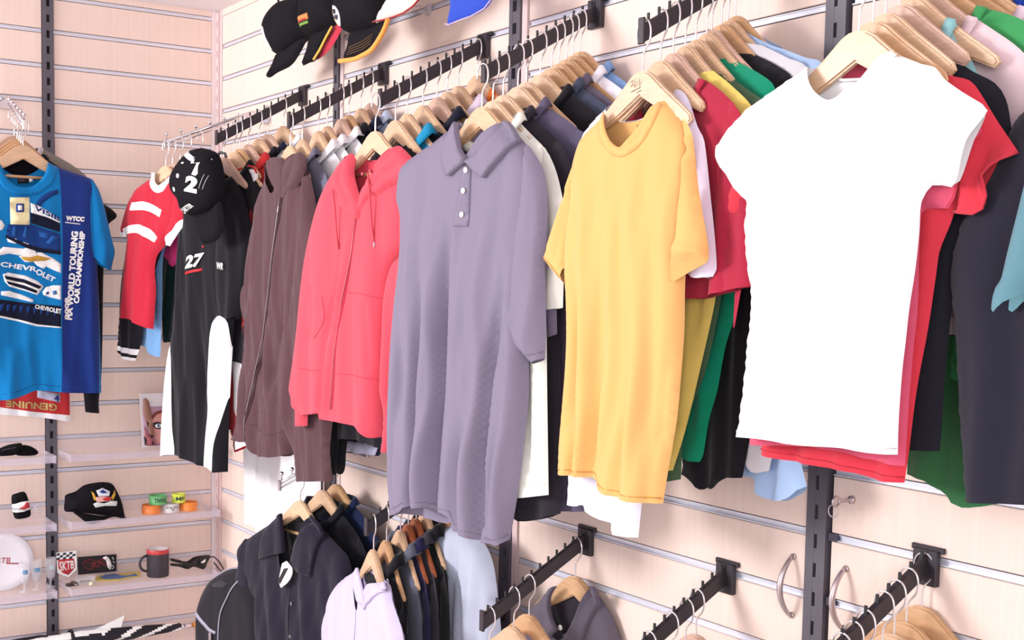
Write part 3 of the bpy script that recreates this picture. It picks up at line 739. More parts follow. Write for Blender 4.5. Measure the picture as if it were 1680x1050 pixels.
for q in ([(568, 480), (600, 483), (622, 492)], [(531, 485), (534, 525), (520, 556)], [(623, 492), (624, 530), (618, 558)], [(490, 604), (515, 608), (538, 606)], [(548, 612), (590, 618), (628, 628)]):
    seam(f(q, 0.032), CORD, S, r, 0.0009)
zp_ = patch('zip', f([(584, 350, 'c'), (589, 350, 'c'), (566, 500), (554, 575), (547, 672, 'c'), (541, 672, 'c'), (549, 570), (561, 498)], 0.03), CORD, S, r, 0.001, 0.01)
put('zip_teeth', tube([S.at(*q[:2], 0.002) for q in f([(586, 356), (577, 420), (563, 500), (551, 572), (544, 672)], 0.03)], 0.0010, 6), mat('zip_metal', (220, 150, 160), 0.4, 0.5), zp_)
piece('sleeve', f([(650, 250), (668, 262), (680, 300), (684, 380), (684, 500), (672, 600), (655, 690), (642, 742, 'o'), (628, 742, 'c'), (632, 700), (633, 671), (626, 640), (628, 560), (632, 493), (640, 450), (646, 428), (658, 416), (656, 340)], 0.012), COR, r,
      T=0.022, Tb=0.008, W=0.04, off=0.010, seed=43, res=0.011, amp=0.004)
S3 = piece('sleeve', f([(556, 282), (540, 302), (528, 336), (516, 384), (506, 438), (497, 512), (488, 584), (481, 624), (480, 642), (484, 656), (485, 699, 'o'), (501, 699, 'c'), (502, 676), (504, 640), (508, 560), (516, 480), (530, 400), (545, 340)], 0.012), COR, r,
      T=0.022, Tb=0.008, W=0.04, off=0.006, seed=44, res=0.011, amp=0.003)
seam(f([(484, 658), (494, 660), (502, 657)], 0.012), CORD, S3, r, name='cuff_seam')
# hood: two rolled lapels and the inside of the hood behind the neck
piece('hood_side', f([(575, 251), (582, 262), (580, 284), (586, 310), (594, 336), (593, 360), (577, 356), (559, 336), (550, 304), (550, 286), (560, 270)], 0.03), COR, r, T=0.018, Tb=0.010, W=0.022, off=0.028, seed=45, res=0.008, amp=0.001,
      creases=[(f([(568, 270), (564, 296), (580, 330)], 0.03), -0.005, 0.005)])
piece('hood_side', f([(650, 239), (663, 246), (677, 262), (684, 280), (668, 296), (650, 304), (630, 318), (610, 328), (594, 348), (588, 344), (592, 322), (602, 300), (612, 282), (620, 268), (632, 254)], 0.03), COR, r, T=0.020, Tb=0.010, W=0.024, off=0.028, seed=46, res=0.008, amp=0.001,
      creases=[(f([(655, 248), (628, 272), (606, 306), (594, 334)], 0.03), -0.006, 0.005), (f([(672, 262), (640, 284), (614, 310)], 0.03), -0.004, 0.005)])
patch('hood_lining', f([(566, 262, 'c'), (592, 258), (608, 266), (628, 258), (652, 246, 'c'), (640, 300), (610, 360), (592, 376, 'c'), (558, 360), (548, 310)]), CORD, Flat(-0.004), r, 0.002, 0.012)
for q in ([(553, 310), (553, 340), (552, 380), (552, 409)], [(611, 284), (611, 330), (610, 370), (610.5, 398)]):
    g = f(q, 0.04); put('drawstring', tube([(a, -0.052 + 0.006 * k, b) for k, (a, b) in enumerate(g)], 0.0021, 6), COR, r)
put('cord_tip', tube([(a, -0.034, b) for a, b in f([(610.5, 397), (610.5, 406)], 0.04)], 0.0026, 8), mat('cord_metal', (220, 190, 200), 0.3, 0.5), r)
for c in ((604, 286), (617, 281)): round_part('eyelet', f([c], 0.03)[0], 0.004, mat('eyelet_red', (190, 70, 90), 0.4, 0.3), Flat(0.046), r, 0.0)

# ------------------------------------------------------------------ brown zip jacket
BRN = fabric((98, 68, 74), 'cloth', 0.78); BRND = fabric((78, 52, 58))
r, pl = hero(Cc, (476.5, 234), 'dark brown zip jacket with a stand collar and long sleeve hanging down', 'zip_jacket', 'jacket', 0, WOODS[0])
front = [(492, 250, 'c'), (500, 272), (510, 300), (518, 332), (520, 371), (520, 450), (512, 560), (500, 650), (492, 720), (486, 744, 'o'), (466, 749, 's'), (450, 748, 's'), (437, 747, 's'), (430, 737, 's'), (425, 726, 's'), (407, 724, 's'), (391, 718, 'c'),
         (396, 700), (401, 671), (408, 590), (411, 543), (410, 500), (412, 440), (418, 395), (427, 345), (434, 320), (441, 300), (443, 288), (440, 272, 'o'), (452, 290, 's'), (464, 318, 's'), (474, 300, 's'), (482, 270, 's')]
back = front[:-5] + [(440, 272, 'o'), (465, 268, 's')]
S = piece('body', f(front), BRN, r, T=0.034, Tb=0.01, W=0.06, amp=0.004, wl=0.06, seed=52, res=0.010, back=f(back), top=0.3,
          creases=[(f([(485, 330), (470, 450), (462, 560), (452, 660), (462, 740)]), 0.005, 0.016), (f([(474, 360), (459, 470), (446, 600), (434, 720)]), -0.004, 0.010), (f([(500, 330), (490, 450), (478, 560), (462, 640)]), -0.006, 0.010),
                   (f([(448, 330), (432, 450), (420, 560), (408, 690)]), 0.003, 0.014), (f([(438, 360), (424, 460), (416, 560)]), -0.003, 0.008)])
piece('sleeve', f([(504, 276), (514, 310), (522, 360), (532, 440), (545, 560), (550, 650), (545, 700), (541, 738), (545, 789, 'o'), (494, 789, 'c'), (486, 738), (474, 700), (466, 662), (466, 628), (474, 545), (488, 460), (498, 380), (502, 320)], 0.012), BRN, r,
      T=0.026, Tb=0.010, W=0.04, off=0.012, seed=53, res=0.011, amp=0.004, creases=[(f([(500, 420), (488, 560), (484, 680)], 0.012), 0.006, 0.012)])
piece('sleeve', f([(440, 300), (428, 330), (418, 380), (411, 420), (406, 456), (398, 476), (397, 500), (402, 523), (410, 545, 'o'), (416, 540, 'c'), (420, 480), (426, 420), (436, 350)], 0.008), BRN, r, T=0.018, Tb=0.008, W=0.04, off=0.006, seed=54, res=0.011, amp=0.003)
zp = [(465, 322), (462, 350), (455, 406), (447, 486), (438, 549), (423, 623), (412, 690), (408, 723)]
zp_ = patch('zip', f([(x - 2.5, y) + (('c',) if i in (0, 7) else ()) for i, (x, y) in enumerate(zp)] + [(x + 2.5, y) + (('c',) if i in (0, 7) else ()) for i, (x, y) in list(enumerate(zp))[::-1]], 0.026), BRND, S, r, 0.002, 0.01)
put('zip_teeth', tube([S.at(*q[:2], 0.0042) for q in f(zp, 0.026)], 0.0013, 6), mat('zip_steel', (200, 192, 200), 0.25, 0.8), zp_)
seam(f([(399, 676), (420, 690), (440, 700), (462, 712), (488, 706)]), BRND, S, r, name='hem_seam')
piece('collar', f([(439, 262), (450, 258), (462, 259), (468, 268), (478, 256), (489, 249), (497, 256), (500, 270), (494, 292), (482, 312), (468, 328), (458, 322), (448, 304), (442, 290)], 0.03), BRN, r, T=0.014, Tb=0.01, W=0.018, off=0.026, seed=55, res=0.008, amp=0.001,
      creases=[(f([(468, 268), (466, 324)], 0.03), -0.006, 0.004), (f([(489, 252), (482, 280), (470, 310)], 0.03), -0.004, 0.005)])

# ------------------------------------------------------------------ black polo with white panels, and the cap on its hook
r, pl = hero(B, (367, 262), 'long black polo shirt with white side panels and a white number 27 print', 'polo_shirt', 'polo shirt', 12, WOODS[2])
body = [(378, 292, 'c'), (394, 312), (404, 345), (402, 420), (392, 480), (386, 520), (380, 600), (376, 690), (374, 774, 'o'), (358, 773, 's'), (345, 765, 's'), (329, 758, 's'), (310, 750, 's'), (290, 745, 's'), (267, 748, 'c'), (270, 680), (278, 590), (285, 545), (290, 494), (296, 431), (301, 380), (296, 330), (306, 300), (330, 286, 'o'), (350, 300, 's')]
WPN = [(f([(283, 545), (288, 610), (291, 700), (292, 750), (262, 752), (266, 690), (276, 590)]), WHITE),
       (f([(360, 530), (374, 518), (382, 530), (379, 636), (367, 718), (359, 776), (344, 774), (347, 700), (354, 608)]), WHITE)]
S = piece('body', f(body), BLACK, r, T=0.026, Tb=0.010, W=0.05, amp=0.004, wl=0.09, seed=61, res=0.011, regions=WPN, top=0.2, creases=[(f([(344, 560), (338, 750)]), -0.006, 0.01), (f([(318, 560), (314, 740)]), 0.005, 0.012)])
piece('sleeve', f([(376, 290), (390, 304), (400, 322), (409, 356), (416, 382), (413, 420), (409, 452), (404, 490), (398, 516, 'o'), (384, 524, 's'), (364, 511, 'c'), (360, 480), (360, 400), (366, 330)], 0.012), BLACK, r, T=0.026, Tb=0.008, W=0.04, off=0.012, seed=62, res=0.011, amp=0.003)
piece('sleeve', f([(306, 300), (297, 320), (296, 380), (290, 440), (288, 500, 'o'), (302, 510, 'c'), (308, 440), (312, 360)], 0.006), BLACK, r, T=0.014, Tb=0.008, W=0.03, off=0.006, seed=63, res=0.012)
lettering('27', f([(307, 442), (333, 436), (338, 414), (311, 420)], 0.022), WHITEP, S, r, bold=0.05, name='number_print')
patch('number_print', f([(305, 447, 'c'), (332, 440, 'c'), (332, 444, 'c'), (305, 451, 'c')], 0.022), mat('red_print', (225, 40, 50), 0.6), S, r, 0.002)
S4 = Flat(0.044)
lettering('WR', f([(358, 441), (369, 443), (370, 432), (359, 430)], 0.04), WHITEP, S4, r, bold=0.03, name='number_print')
round_part('button', f([(346, 405)])[0], 0.004, mat('red_button', (210, 40, 60), 0.4), S, r)

def cap_thing(label, loc, yaw, group='black caps on display', name='baseball_cap'):
    return thing(name, label, 'cap', loc, yaw, group)
CAPB = fabric((22, 19, 26), 'knit')
dep = 0.30; O = B.origin(dep); pl = Plane(O, 14)
r = cap_thing('black cap with white dots and a white number, hung over the long black polo shirt', O, pl.yaw)
f4 = lambda pts: pl.uv(pts, 0.05)
S = piece('crown', f4([(349, 247), (330, 243), (318, 250), (306, 264), (296, 282), (293, 300), (296, 320), (306, 334), (312, 350, ), (322, 356), (345, 349), (364, 333), (370, 310), (369, 285), (364, 262), (358, 252)]), CAPB, r, T=0.060, Tb=0.012, W=0.07, off=0.052, amp=0.0, seed=3, res=0.008)
piece('brim', f4([(318, 354), (328, 360), (332, 375), (335, 390), (340, 400), (350, 399), (364, 393), (373, 374), (372, 350), (367, 330), (350, 346)]), CAPB, r, T=0.016, Tb=0.004, W=0.03, off=0.062, amp=0.0, seed=3, res=0.008)
for (x, y, a) in ((297, 284, .0085), (322.5, 291, .0065), (314, 313, .0065), (328.5, 270, .0045)):
    cx, cy = f4([(x, y)])[0]; patch('dot_print', [(cx + a * math.cos(t) * (1 if a > .005 else 1.4), cy + a * math.sin(t) * (1 if a > .005 else .6)) for t in np.linspace(0, 6.283, 13)[:-1]], WHITEP, S, r, 0.0016, 0.004)
patch('tape_print', f4([(321, 247, 'c'), (344, 261, 'c'), (340, 267, 'c'), (317, 252, 'c')]), mat('grey_print', (226, 226, 232), 0.6, alb=0.9), S, r, 0.0016, 0.006)
lettering('2', f4([(334, 316), (352, 320), (358, 294), (338, 290)]), WHITEP, S, r, bold=0.06, name='number_print')
lettering('7', f4([(346, 292), (362, 290), (362, 262), (342, 264)]), WHITEP, S, r, bold=0.06, name='number_print')
for q_ in ([(355, 312), (360, 288)], [(358.5, 313), (363.5, 290)]):
    seam(f4(q_), mat('grey_print', (226, 226, 232), 0.6, alb=0.9), S, r, 0.0007, 0.001, 'stripe_print')
lettering('R', f4([(309, 343), (316, 347), (315, 338), (308, 336)]), WHITEP, S, r, bold=0.03, name='number_print')
lettering('CARTER', f4([(318, 353), (341, 340), (338, 335), (316, 346)]), WHITEP, S, r, bold=0.03, name='number_print')
put('back_strap', tube([(a, -0.05, b) for a, b in f4([(357, 254), (362, 250), (369, 252), (371, 258)])], 0.004, 8), mat('strap_grey', (70, 70, 80), 0.5), r)

# ------------------------------------------------------------------ red striped tee on the chrome arm
REDA = fabric((210, 44, 66)); DKR = fabric((40, 20, 36))
r, pl = hero(A, (272, 262), 'red t-shirt with two white chest stripes and a white collar, in the corner', 't_shirt', 't-shirt', 16, WOODS[0])
S = piece('body', f([(284, 285, 'c'), (292, 295), (299, 318), (296, 350), (290, 372), (280, 390), (270, 405), (258, 420), (254, 445), (256, 475), (254, 510), (252, 540, 'o'), (238, 533, 's'), (222, 524, 's'), (199, 521, 'c'), (203, 473), (209, 415), (212, 390), (206, 388), (201, 380), (203, 368), (212, 335), (226, 310), (240, 298), (254, 290, 'o'), (256, 303, 's'), (266, 312, 's'), (278, 302, 's')]),
          REDA, r, T=0.024, Tb=0.01, W=0.045, amp=0.003, wl=0.08, seed=71, res=0.011,
          regions=[(f([(223, 345, 'c'), (228, 333, 'c'), (250, 332), (276, 345, 'c'), (273, 357, 'c'), (250, 346), (225, 346)]), WHITE),
                   (f([(209, 376, 'c'), (210, 386, 'c'), (236, 383), (262, 398, 'c'), (268, 390, 'c'), (258, 378), (240, 369), (222, 371)]), WHITE)])
piece('sleeve', f([(292, 298), (300, 318), (305, 345), (304, 358), (301, 369), (290, 385), (278, 404, 'o'), (274, 400, 'c'), (272, 390), (280, 360), (285, 330), (288, 310)], 0.01), REDA, r, T=0.014, Tb=0.008, W=0.03, off=0.008, seed=72, res=0.010,
      regions=[(f([(302, 360), (290, 372), (276, 392), (272, 404), (279, 406), (292, 387), (303, 372)], 0.01), WHITE)])
piece('sleeve', f([(222, 312), (212, 332), (205, 355), (200, 374, 'o'), (203, 388, 's'), (212, 388, 'c'), (217, 360), (222, 335)], 0.004), REDA, r, T=0.012, Tb=0.008, W=0.03, off=0.004, seed=73, res=0.012,
      regions=[(f([(199, 372), (213, 376), (213, 392), (199, 390)], 0.004), WHITE)])
patch('collar', f([(253, 284, 'c'), (252, 300), (258, 313), (266, 317), (276, 312), (287, 288, 'c'), (282, 284, 'c'), (278, 296), (270, 304), (264, 304), (259, 296), (260, 284, 'c')], 0.01), WHITE, S, r, 0.004, 0.006)

def traced(arm, p, label, name, cat, yaw, col, outline, T=0.012, seed=1, **k):
    r, pl = hero(arm, p, label, name, cat, yaw)
    S = piece('body', pl.uv(outline), fabric(col), r, T=T, Tb=0.007, W=0.018, top=0.0, seed=seed, res=0.013, **k)
    return r, pl, S
traced(A, 0.312, 'black jumper with white striped cuffs, behind the red striped t-shirt', 'jumper', 'jumper', 15, (30, 26, 38), [(254, 290, 'c'), (284, 290, 'c'), (294, 310), (292, 350), (262, 420), (244, 480), (240, 512, 'o'), (205, 512, 'c'), (214, 400), (216, 340), (232, 305)], seed=5)
g_ = bpy.data.objects['jumper']; pz = Plane(A.origin(0.312), 15)
Sx = piece('sleeve', pz.uv([(216, 400), (204, 440), (198, 500), (195, 540), (194, 575, 'o'), (208, 588, 's'), (222, 592, 'c'), (232, 560), (236, 500), (230, 430)], 0.004), fabric((30, 26, 38)), g_, T=0.016, Tb=0.01, W=0.04, seed=3, res=0.010, off=0.004,
      regions=[(pz.uv([(190, 566, 'c'), (194, 574, 'c'), (226, 583, 'c'), (232, 574, 'c')], 0.004), WHITE), (pz.uv([(190, 580, 'c'), (194, 588, 'c'), (220, 598, 'c'), (226, 588, 'c')], 0.004), WHITE)])
traced(A, 0.288, 'light blue shirt hanging out below the red striped t-shirt', 'shirt', 'shirt', 15, (134, 182, 236), [(262, 300, 'c'), (290, 300), (296, 340), (280, 390), (268, 420), (266, 500), (263, 586, 'o'), (254, 583, 's'), (244, 569, 's'), (216, 562, 's'), (200, 556, 'c'), (204, 480), (222, 400), (232, 320)], seed=6, amp=0.005)
traced(A, 0.262, 'magenta pink top with its tail poking out below the white cuff', 'shirt', 'shirt', 14, (232, 60, 140), [(270, 296, 'c'), (296, 300), (306, 340), (304, 380), (297, 420), (284, 438, 'o'), (272, 420, 's'), (262, 400, 'c'), (262, 340)], seed=7)
traced(A, 0.225, 'dark bottle green shirt between the light blue one and the long black polo', 'shirt', 'shirt', 12, (18, 48, 48), [(280, 290, 'c'), (330, 290), (345, 330), (340, 480), (336, 560, 'o'), (300, 556, 's'), (271, 562, 'c'), (266, 500), (264, 400), (268, 330)], seed=8)

# ------------------------------------------------------------------ packed rows on the upper arms
NAVY = (30, 32, 64); BLK = (26, 24, 32); WHT = (252, 250, 255)
# arm above the long black polo
garment(B, (384, 254), 'black t-shirt right behind the long black polo, only its shoulder in view', BLK, 0.62, 0.17, None, yaw=10, neck='polo')
r, pl = hero(B, (393, 256), 'red jacket with white collar and white lower sleeve, left of the brown jacket', 'track_jacket', 'jacket', 8)
f = lambda pts, off=0: pl.uv(pts, off)
RJ = fabric((226, 48, 56))
S = piece('body', f([(400, 268, 'c'), (418, 284), (426, 320), (430, 380), (428, 460), (424, 560), (420, 640), (418, 700, 'o'), (392, 706, 's'), (372, 700, 'c'), (372, 600), (378, 480), (372, 380), (374, 310), (384, 280)]), RJ, r, T=0.012, Tb=0.006, W=0.03, seed=81, res=0.013)
piece('sleeve', f([(424, 300), (428, 360), (424, 440), (418, 530), (416, 600), (414, 690), (410, 730, 'o'), (386, 742, 'c'), (380, 690), (386, 640), (382, 560), (390, 480), (404, 380)], 0.008), RJ, r, T=0.014, Tb=0.008, W=0.03, off=0.01, seed=82, res=0.012, amp=0.003,
      regions=[(f([(392, 548), (406, 580), (414, 620), (418, 700), (410, 738), (396, 738), (390, 720), (396, 690), (388, 640)], 0.008), WHITE)])
patch('collar', f([(388, 286, 'c'), (398, 280), (414, 278), (419, 282, 'c'), (417, 298), (408, 306), (400, 322, 'c'), (392, 306)], 0.02), WHITE, S, r, 0.012, 0.008, label='white stand collar')
seam(f([(385, 286), (397, 276), (416, 273), (422, 284)], 0.02), RJ, S, r, 0.003, 0.012, 'collar_edge')
garment(B, (407, 237), 'bright red jumper behind the red jacket with a white collar', (232, 56, 58), 0.62, 0.175, None, 'jumper', 'jumper', yaw=8, neck='hood')
garment(B, (425, 229), 'black jumper between the bright red one and the navy rimmed white one', BLK, 0.62, 0.175, None, 'jumper', 'jumper', yaw=8, neck='polo')
garment(B, (439, 221), 'white jumper with a navy rim at its neck, above the brown jacket collar', WHT, 0.62, 0.18, None, 'jumper', 'jumper', yaw=8, neck='polo', collar_col=NAVY)
garment(B, (465, 197), 'long white garment hanging lowest, its hem behind the black button shirt', WHT, 1.235, 0.215, None, 'long_shirt', 'shirt', yaw=8, neck='polo', amp=0.006)
# arm above the brown jacket
garment(Cc, (496, 225), 'slate grey jumper just behind the brown zip jacket', (120, 118, 140), 0.66, 0.19, 'long', 'jumper', 'jumper', sl=0.62, neck='polo', yaw=-3)
garment(Cc, (522, 213), 'white hooded top behind the slate grey jumper, first of three white ones', WHT, 0.60, 0.19, 'long', 'hoodie', 'hoodie', sl=0.5, neck='hood', yaw=-3)
garment(Cc, (537, 200), 'white hooded top, middle one of three above the coral jacket sleeve', WHT, 0.60, 0.19, None, 'hoodie', 'hoodie', neck='hood', yaw=-3)
garment(Cc, (560, 190), 'white hooded top, last of three, beside the black one', WHT, 0.60, 0.19, None, 'hoodie', 'hoodie', neck='hood', yaw=-3)
garment(Cc, (572, 178), 'black hooded top between the white ones and the coral jacket hanger', BLK, 0.84, 0.19, 'long', 'hoodie', 'hoodie', sl=0.80, neck='hood', yaw=-3)
garment(Cc, (592, 170), 'navy hooded top seen left of the coral jacket hanger', NAVY, 0.66, 0.19, None, 'hoodie', 'hoodie', neck='hood', yaw=-3)
garment(Cc, (608, 158), 'pale ice blue hooded top behind the coral jacket hanger', (196, 208, 236), 0.6, 0.19, None, 'hoodie', 'hoodie', neck='hood', yaw=-3)
# arm above the coral jacket
traced(D, (649, 196), 'black hoodie directly behind the coral jacket, a sleeve end hanging below it', 'hoodie', 'hoodie', 2, (26, 24, 32), [(672, 236, 'c'), (700, 262), (712, 300), (700, 420), (680, 560), (660, 700), (640, 738, 'o'), (606, 727, 's'), (566, 720, 's'), (562, 740, 's'), (559, 777, 's'), (542, 772, 'c'), (546, 700), (540, 600), (560, 400), (600, 280), (624, 238, 'o'), (648, 262, 's')], T=0.012, seed=171)
garment(D, (668, 178), 'bright turquoise t-shirt glimpsed left of the mauve polo', (30, 160, 210), 0.62, 0.165, None, neck='hood', yaw=0)
r, pl, S = traced(D, (694, 168), 'navy top behind the turquoise one, a pale band along its low hem', 't_shirt', 't-shirt', 0, (24, 26, 50), [(716, 206, 'c'), (740, 226), (760, 260), (750, 400), (700, 600), (640, 720), (622, 748, 'o'), (596, 745, 's'), (570, 740, 's'), (566, 720, 'c'), (590, 600), (620, 400), (650, 260), (676, 200, 'o'), (696, 220, 's')], T=0.012, seed=172)
patch('hem_band', pl.uv([(568, 722, 'c'), (596, 725, 'c'), (626, 730, 'c'), (620, 747, 'c'), (596, 744, 'c'), (571, 740, 'c')]), fabric((208, 206, 234)), S, r, 0.002, 0.012)
garment(D, (717, 147), 'dark navy jumper above the mauve polo shoulder', (22, 24, 46), 0.66, 0.165, None, 'jumper', 'jumper', neck='hood', yaw=0)
hanger(D, (734, 143), 0)
garment(D, (752, 130), 'pale lilac hooded top showing left of the mauve polo hanger', (232, 214, 232), 0.6, 0.17, None, 'hoodie', 'hoodie', neck='hood', yaw=0)
garment(D, (783, 122), 'orange t-shirt nearest the wall, above the mauve polo', (255, 130, 60), 0.55, 0.17, None, yaw=0)
# arm above the mauve polo
garment(Ea, (809, 156), 'cream long-line shirt just behind the mauve polo', (240, 238, 230), 0.765, 0.180, 'short', neck='polo', sl=0.40, name='polo_shirt', cat='polo shirt', yaw=6)
garment(Ea, (826, 147), 'black polo shirt behind the cream one', (46, 40, 50), 0.815, 0.19, 'short', 'polo_shirt', 'polo shirt', neck='polo', sl=0.40, yaw=6)
garment(Ea, (850, 131), 'dusky purple polo shirt behind the black one, left of the yellow sleeve', (104, 94, 122), 0.83, 0.215, 'short', 'polo_shirt', 'polo shirt', neck='polo', sl=0.38, yaw=6)
hanger(Ea, (864, 123), 6)
garment(Ea, (887, 112), 'jet black polo shirt behind the dusky purple one', (22, 18, 26), 0.80, 0.205, 'short', 'polo_shirt', 'polo shirt', neck='polo', sl=0.38, yaw=6)
garment(Ea, (905, 106), 'slate blue polo shirt behind the jet black one', (78, 84, 108), 0.74, 0.205, 'short', 'polo_shirt', 'polo shirt', neck='polo', yaw=6)
garment(Ea, (917, 100), 'smoky grey polo shirt between the slate blue and the white ones', (112, 102, 122), 0.70, 0.20, 'short', 'polo_shirt', 'polo shirt', neck='polo', yaw=6)
hanger(Ea, (930, 87), 6, WOODS[1])
garment(Ea, (940, 83), 'white polo shirt left of the yellow t-shirt hanger', (250, 244, 255), 0.70, 0.20, 'short', 'polo_shirt', 'polo shirt', neck='polo', wood=WOODS[1], yaw=6)
garment(Ea, (952, 77), 'sky blue polo shirt nearest the wall above the yellow t-shirt', (140, 176, 230), 0.68, 0.20, 'short', 'polo_shirt', 'polo shirt', neck='polo', wood=WOODS[1], yaw=6)
# arm above the yellow t-shirt
r, pl, S = traced(Fa, (1084, 84), 'white t-shirt peeping round both sides of the yellow one, its hem lowest', 't_shirt', 't-shirt', -4, (244, 238, 255),
       [(1104, 150, 'c'), (1116, 149), (1126, 162), (1134, 180), (1130, 300), (1118, 470), (1100, 600), (1060, 780), (1047, 882, 'o'), (1020, 876, 's'), (1013, 860, 's'), (990, 852, 's'), (978, 838, 's'), (972, 827, 's'), (952, 830, 's'), (936, 826, 'c'), (940, 700), (946, 560), (944, 400), (943, 300), (945, 262), (952, 238), (970, 204), (1000, 172, 'o'), (1012, 196, 's'), (1040, 200, 's'), (1075, 190, 's')], T=0.014, seed=151)
piece('sleeve', pl.uv([(1104, 150), (1115, 148), (1128, 163), (1143, 208), (1154, 232), (1165, 330), (1172, 400), (1174, 442), (1168, 454, 'o'), (1150, 456, 's'), (1126, 448, 'c'), (1124, 330), (1112, 220)], 0.01), fabric((236, 228, 250)), r, T=0.012, Tb=0.008, W=0.03, off=0.008, seed=152, res=0.012)
garment(Fa, (1105, 76), 'crimson t-shirt between the yellow and the white ones', (196, 48, 76), 0.40, 0.20, 'short', yaw=-8, sl=0.385, wood=WOODS[2], nw=0.095)
def packed(p, label, name, cat, col, out, yaw=-10, **k):
    return traced(Fa, p, label, name, cat, yaw, col, out, T=0.011, amp=0.003, **k)
packed((1125, 61), 'lemon yellow t-shirt behind the crimson one', 't_shirt', 't-shirt', (250, 222, 120), [(1170, 116, 'c'), (1202, 142), (1236, 180), (1238, 230), (1205, 300), (1182, 430), (1172, 500), (1150, 600), (1126, 700), (1104, 772, 'o'), (1050, 772, 's'), (1000, 762, 'c'), (1000, 500), (1020, 300), (1060, 150), (1100, 108, 'o'), (1130, 130, 's')], seed=161)
packed((1142, 53), 'olive green t-shirt behind the lemon one', 't_shirt', 't-shirt', (84, 112, 84), [(1192, 122, 'c'), (1226, 146), (1262, 178), (1262, 230), (1210, 330), (1190, 450), (1160, 600), (1124, 700), (1117, 786, 'o'), (1080, 790, 's'), (1020, 776, 'c'), (1020, 500), (1040, 300), (1080, 150), (1120, 100, 'o'), (1150, 120, 's')], seed=162)
packed((1160, 44), 'emerald green jumper behind the olive t-shirt, bunched sleeve hanging', 'jumper', 'jumper', (10, 156, 118), [(1199, 96, 'c'), (1240, 117), (1268, 138), (1274, 165), (1258, 240), (1228, 360), (1208, 507), (1190, 570), (1177, 640), (1163, 690), (1154, 745), (1148, 758, 'o'), (1132, 754, 's'), (1117, 740, 'c'), (1120, 700), (1127, 650), (1124, 625), (1132, 598), (1143, 540), (1150, 460), (1120, 320), (1100, 180), (1130, 96, 'o'), (1160, 104, 's')], seed=163,
       creases=[])
hanger(Fa, (1168, 40), -11)
packed((1184, 33), 'black t-shirt behind the emerald one, beside the big white t-shirt', 't_shirt', 't-shirt', (26, 24, 32), [(1238, 89, 'c'), (1272, 106), (1300, 128), (1306, 170), (1290, 260), (1262, 380), (1250, 500), (1246, 640), (1230, 720), (1218, 784, 'o'), (1188, 784, 's'), (1170, 796, 's'), (1155, 803, 's'), (1138, 786, 's'), (1120, 774, 'c'), (1130, 600), (1150, 400), (1140, 200), (1170, 80, 'o'), (1200, 88, 's')], seed=164, yaw=-9)
packed((1195, 21), 'pale grey top near the wall, its cuff peeping below the pink and red hems', 'shirt', 'shirt', (226, 222, 230), [(1250, 74, 'c'), (1290, 94), (1326, 116), (1332, 200), (1310, 400), (1290, 600), (1276, 700), (1262, 772, 'o'), (1250, 776, 's'), (1238, 768, 's'), (1226, 740, 'c'), (1200, 600), (1200, 300), (1180, 120), (1200, 60, 'o'), (1225, 70, 's')], seed=165, yaw=-9)
packed((1207, 15), 'powder blue jumper with a bunched cuff below, against the wall', 'jumper', 'jumper', (176, 202, 242), [(1284, 80, 'c'), (1320, 94), (1352, 110), (1360, 200), (1350, 400), (1330, 600), (1308, 700), (1314, 756), (1324, 798, 'o'), (1304, 814, 's'), (1284, 822, 's'), (1262, 818, 's'), (1249, 808, 'o'), (1246, 784, 's'), (1200, 780, 's'), (1150, 774, 'c'), (1190, 600), (1210, 300), (1200, 100), (1226, 50, 'o'), (1256, 66, 's')], seed=166, yaw=-9)
# arm above the white t-shirt
traced(G, 0.236, 'black t-shirt behind the bright red one, its long hem reaching lower right', 't_shirt', 't-shirt', -4, (32, 30, 42), [(1554, 90, 'c'), (1574, 102), (1596, 117), (1632, 136), (1650, 162), (1658, 200), (1664, 260), (1662, 330, 'o'), (1630, 344, 's'), (1604, 350, 'c'), (1586, 400), (1574, 440), (1562, 506), (1552, 600), (1546, 690), (1542, 740, 'o'), (1500, 738, 's'), (1440, 736, 'c'), (1440, 500), (1460, 300), (1490, 140), (1520, 84, 'o'), (1536, 92, 's')], T=0.012, amp=0.003, seed=181)
garment(G, 0.212, 'aqua t-shirt whose shoulder tip shows behind the black shirt', (160, 214, 220), 0.40, 0.125, None, yaw=-5, wood=WOODS[0])
garment(G, 0.188, 'pale pink t-shirt with a thin edge in view before the leaf green one', (244, 214, 222), 0.45, 0.185, None, yaw=-5, nw=0.09, wood=WOODS[2])
g_, S, pl2, O = garment(G, 0.165, 'leaf green t-shirt, a darker green tail hanging below on the right', (72, 172, 102), 0.52, 0.22, 'short', yaw=-5, nw=0.085, wood=WOODS[1])
piece('tail', pl2.uv([(1494, 560, 'c'), (1490, 700), (1488, 778, 'o'), (1530, 788, 's'), (1561, 812, 's'), (1588, 832, 's'), (1640, 826, 'c'), (1644, 700), (1640, 500), (1600, 430), (1530, 430)]), fabric((60, 118, 74)), g_, T=0.012, Tb=0.008, W=0.04, seed=9, res=0.014)
hanger(G, 0.145, 3, WOODS[1])
garment(G, 0.122, 'baby pink t-shirt behind the leaf green one', (248, 218, 236), 0.52, 0.22, 'short', yaw=-5, nw=0.12, wood=WOODS[1])
g_, S, pl2, O = garment(G, 0.096, 'royal blue t-shirt behind the baby pink one', (40, 76, 188), 0.52, 0.24, 'short', yaw=-5, nw=0.10, wood=WOODS[0])
piece('tail', pl2.uv([(1548, 560, 'c'), (1546, 650), (1544, 732, 'o'), (1580, 740, 's'), (1640, 740, 'c'), (1640, 600), (1600, 500)]), fabric((40, 60, 160)), g_, T=0.012, Tb=0.008, W=0.04, seed=19, res=0.014)
